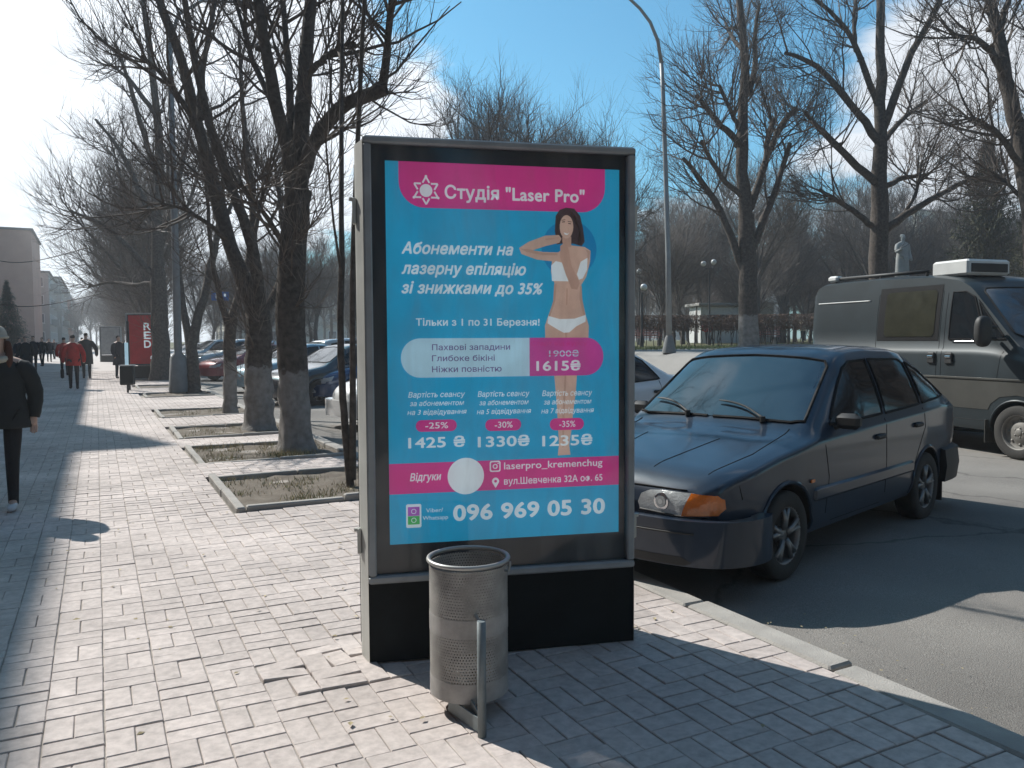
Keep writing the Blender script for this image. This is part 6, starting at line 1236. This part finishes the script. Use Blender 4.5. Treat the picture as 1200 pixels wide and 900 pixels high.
c_black = cloth('black_coat_cloth', (.012, .016, .018), .7); c_dk = cloth('dark_trousers', (.012, .013, .016)); c_red = cloth('red_jacket_cloth', (.42, .018, .015), .7); c_navy = cloth('navy_coat_cloth', (.018, .022, .032)); c_grey = cloth('grey_coat_cloth', (.07, .07, .075)); c_sh = cloth('dark_shoe', (.015, .015, .015)); c_wsh = cloth('white_shoe', (.62, .62, .62), .6); c_bge = cloth('beige_knit', (.42, .39, .33)); h_red = cloth('auburn_hair', (.085, .028, .014), .6); h_dk = cloth('dark_hair', (.018, .013, .011), .6); h_gr = cloth('grey_cap', (.10, .10, .11)); c_pale = cloth('pale_scarf', (.50, .45, .36))
tocam = lambda p, d=0: math.atan2(-p.y, -p.x)-math.pi/2+d
p = G(4, 596); person('woman in black padded coat and beige knit hat walking at the left edge', p, tocam(p, -.25), 1.58, c_black, .80, c_dk, c_wsh, h_red, c_bge, .10, (.035, -.06, .95), (.035, -.06, .95), detail=True, scarf=c_pale, hairlong=True, w=1.15)
away = lambda p, d=0: math.atan2(p.y, p.x)-math.pi/2+d
p = G(87, 456); person('person in bright red jacket walking away along the shadow edge', p, away(p), 1.70, c_red, .76, c_dk, c_sh, h_dk, None, .16, (.09, .05), (.10, -.06), w=.95, bag=(-1, c_dk, 'small dark bag hanging from the hand of the red jacket walker'))
p = G(102, 443.5); person('tall person in long dark coat ahead of the red jacket', p, away(p), 1.84, c_black, .55, c_dk, c_sh, h_dk, None, .12, (.05, .0), (.14, -.08))
p = G(76, 440); person('walker with red hood half hidden behind the red jacket', p, away(p), 1.68, c_red, .80, c_dk, c_sh, h_dk, None, .12)
p = G(97, 431); person('distant walker with pale collar in front of the tall dark coat', p, away(p), 1.72, c_grey, .7, c_dk, c_sh, h_dk, None, .12, scarf=c_pale)
p = G(140, 443.5); person('person in dark coat standing beside the RED poster box', p, tocam(p, .5), 1.72, c_navy, .55, c_dk, c_sh, h_dk, None, .02, (.02, .1), (.02, .1))
gw = 'dark clothed walkers in the shade of the blocks'
for (x, y, h, c, lb) in ((31, 440, 1.72, c_black, 'walker in black nearest behind the woman with the knit hat'), (40, 436, 1.78, c_navy, 'broad walker in navy right behind the group in the shade'), (50, 429, 1.76, c_black, 'walker in black in the middle of the shaded group'), (58, 424, 1.74, c_navy, 'rightmost walker of the shaded group'), (64, 421, 1.70, c_grey, 'small grey walker beyond the shaded group'), (24, 433, 1.7, c_navy, 'walker partly hidden at the left of the shaded group')):
    p = G(x, y); person(lb, p, tocam(p, random.uniform(-.4, .4)), h, c, random.choice([.6, .75, .85]), c_dk, c_sh, h_dk, None, random.uniform(.05, .2), group=gw)
def sq_person(px, py, D, lb, c): w = P3(px, py, D); person(lb, (w.x, w.y, float(elev(w.x))), random.uniform(0, 6), 1.7, c, .8, c_dk, c_sh, h_dk, None, .15, group='people strolling in the square')
sq_person(829, 400, 52, 'stroller in red behind the hedge below the double globe lamp', c_red); sq_person(941, 400, 50, 'stroller in pale clothes behind the hedge left of the van', c_pale); sq_person(798, 400, 56, 'stroller in grey behind the hedge by the tall lamp', c_grey)
# statue on a plinth
m_stone = M('statue_stone', (.30, .31, .30), .8, var=.15, scale=3, bump=.4); w = P3(1057, 330, 52); zz_ = float(elev(w.x)); st = person('grey stone statue of a robed figure beside the tall tree behind the van', (w.x, w.y, zz_+3.6), R(170), 3.3, m_stone, .30, m_stone, m_stone, m_stone, None, .03, (.03, .1), (.05, .25, 1.3), name='statue', body=m_stone)
m = MB(); m.box((0, 0, .2), (2.6, 2.6, .4), bev=.04); m.box((0, 0, .6), (2.0, 2.0, .4), bev=.04); m.box((0, 0, 2.1), (1.3, 1.3, 2.6), bev=.03); m.box((0, 0, 3.5), (1.6, 1.6, .2), bev=.03); pl = m.build('plinth', m_stone); pl.location = (w.x, w.y, zz_); tag(pl, 'grey stone plinth carrying the statue behind the van', 'plinth')
print('TRIS', sum(len(o.data.polygons) for o in scene.objects if o.type == 'MESH'), 'objects', len(scene.objects))

# ------------------------------------------------------------------ air
hz = MB(); hz.box((0, 15, 13.0), (790, 870, 29.5)); ho = hz.build('haze', []); ho['kind'] = 'stuff'
hm = bpy.data.materials.new('thin_haze'); hm.use_nodes = True; hn = hm.node_tree; hn.nodes.clear(); ov = hn.nodes.new('ShaderNodeOutputMaterial'); pv_ = hn.nodes.new('ShaderNodeVolumePrincipled')
pv_.inputs['Color'].default_value = (.90, .94, 1, 1); pv_.inputs['Density'].default_value = .0013; pv_.inputs['Anisotropy'].default_value = .3; hn.links.new(pv_.outputs[0], ov.inputs['Volume']); ho.data.materials.append(hm)
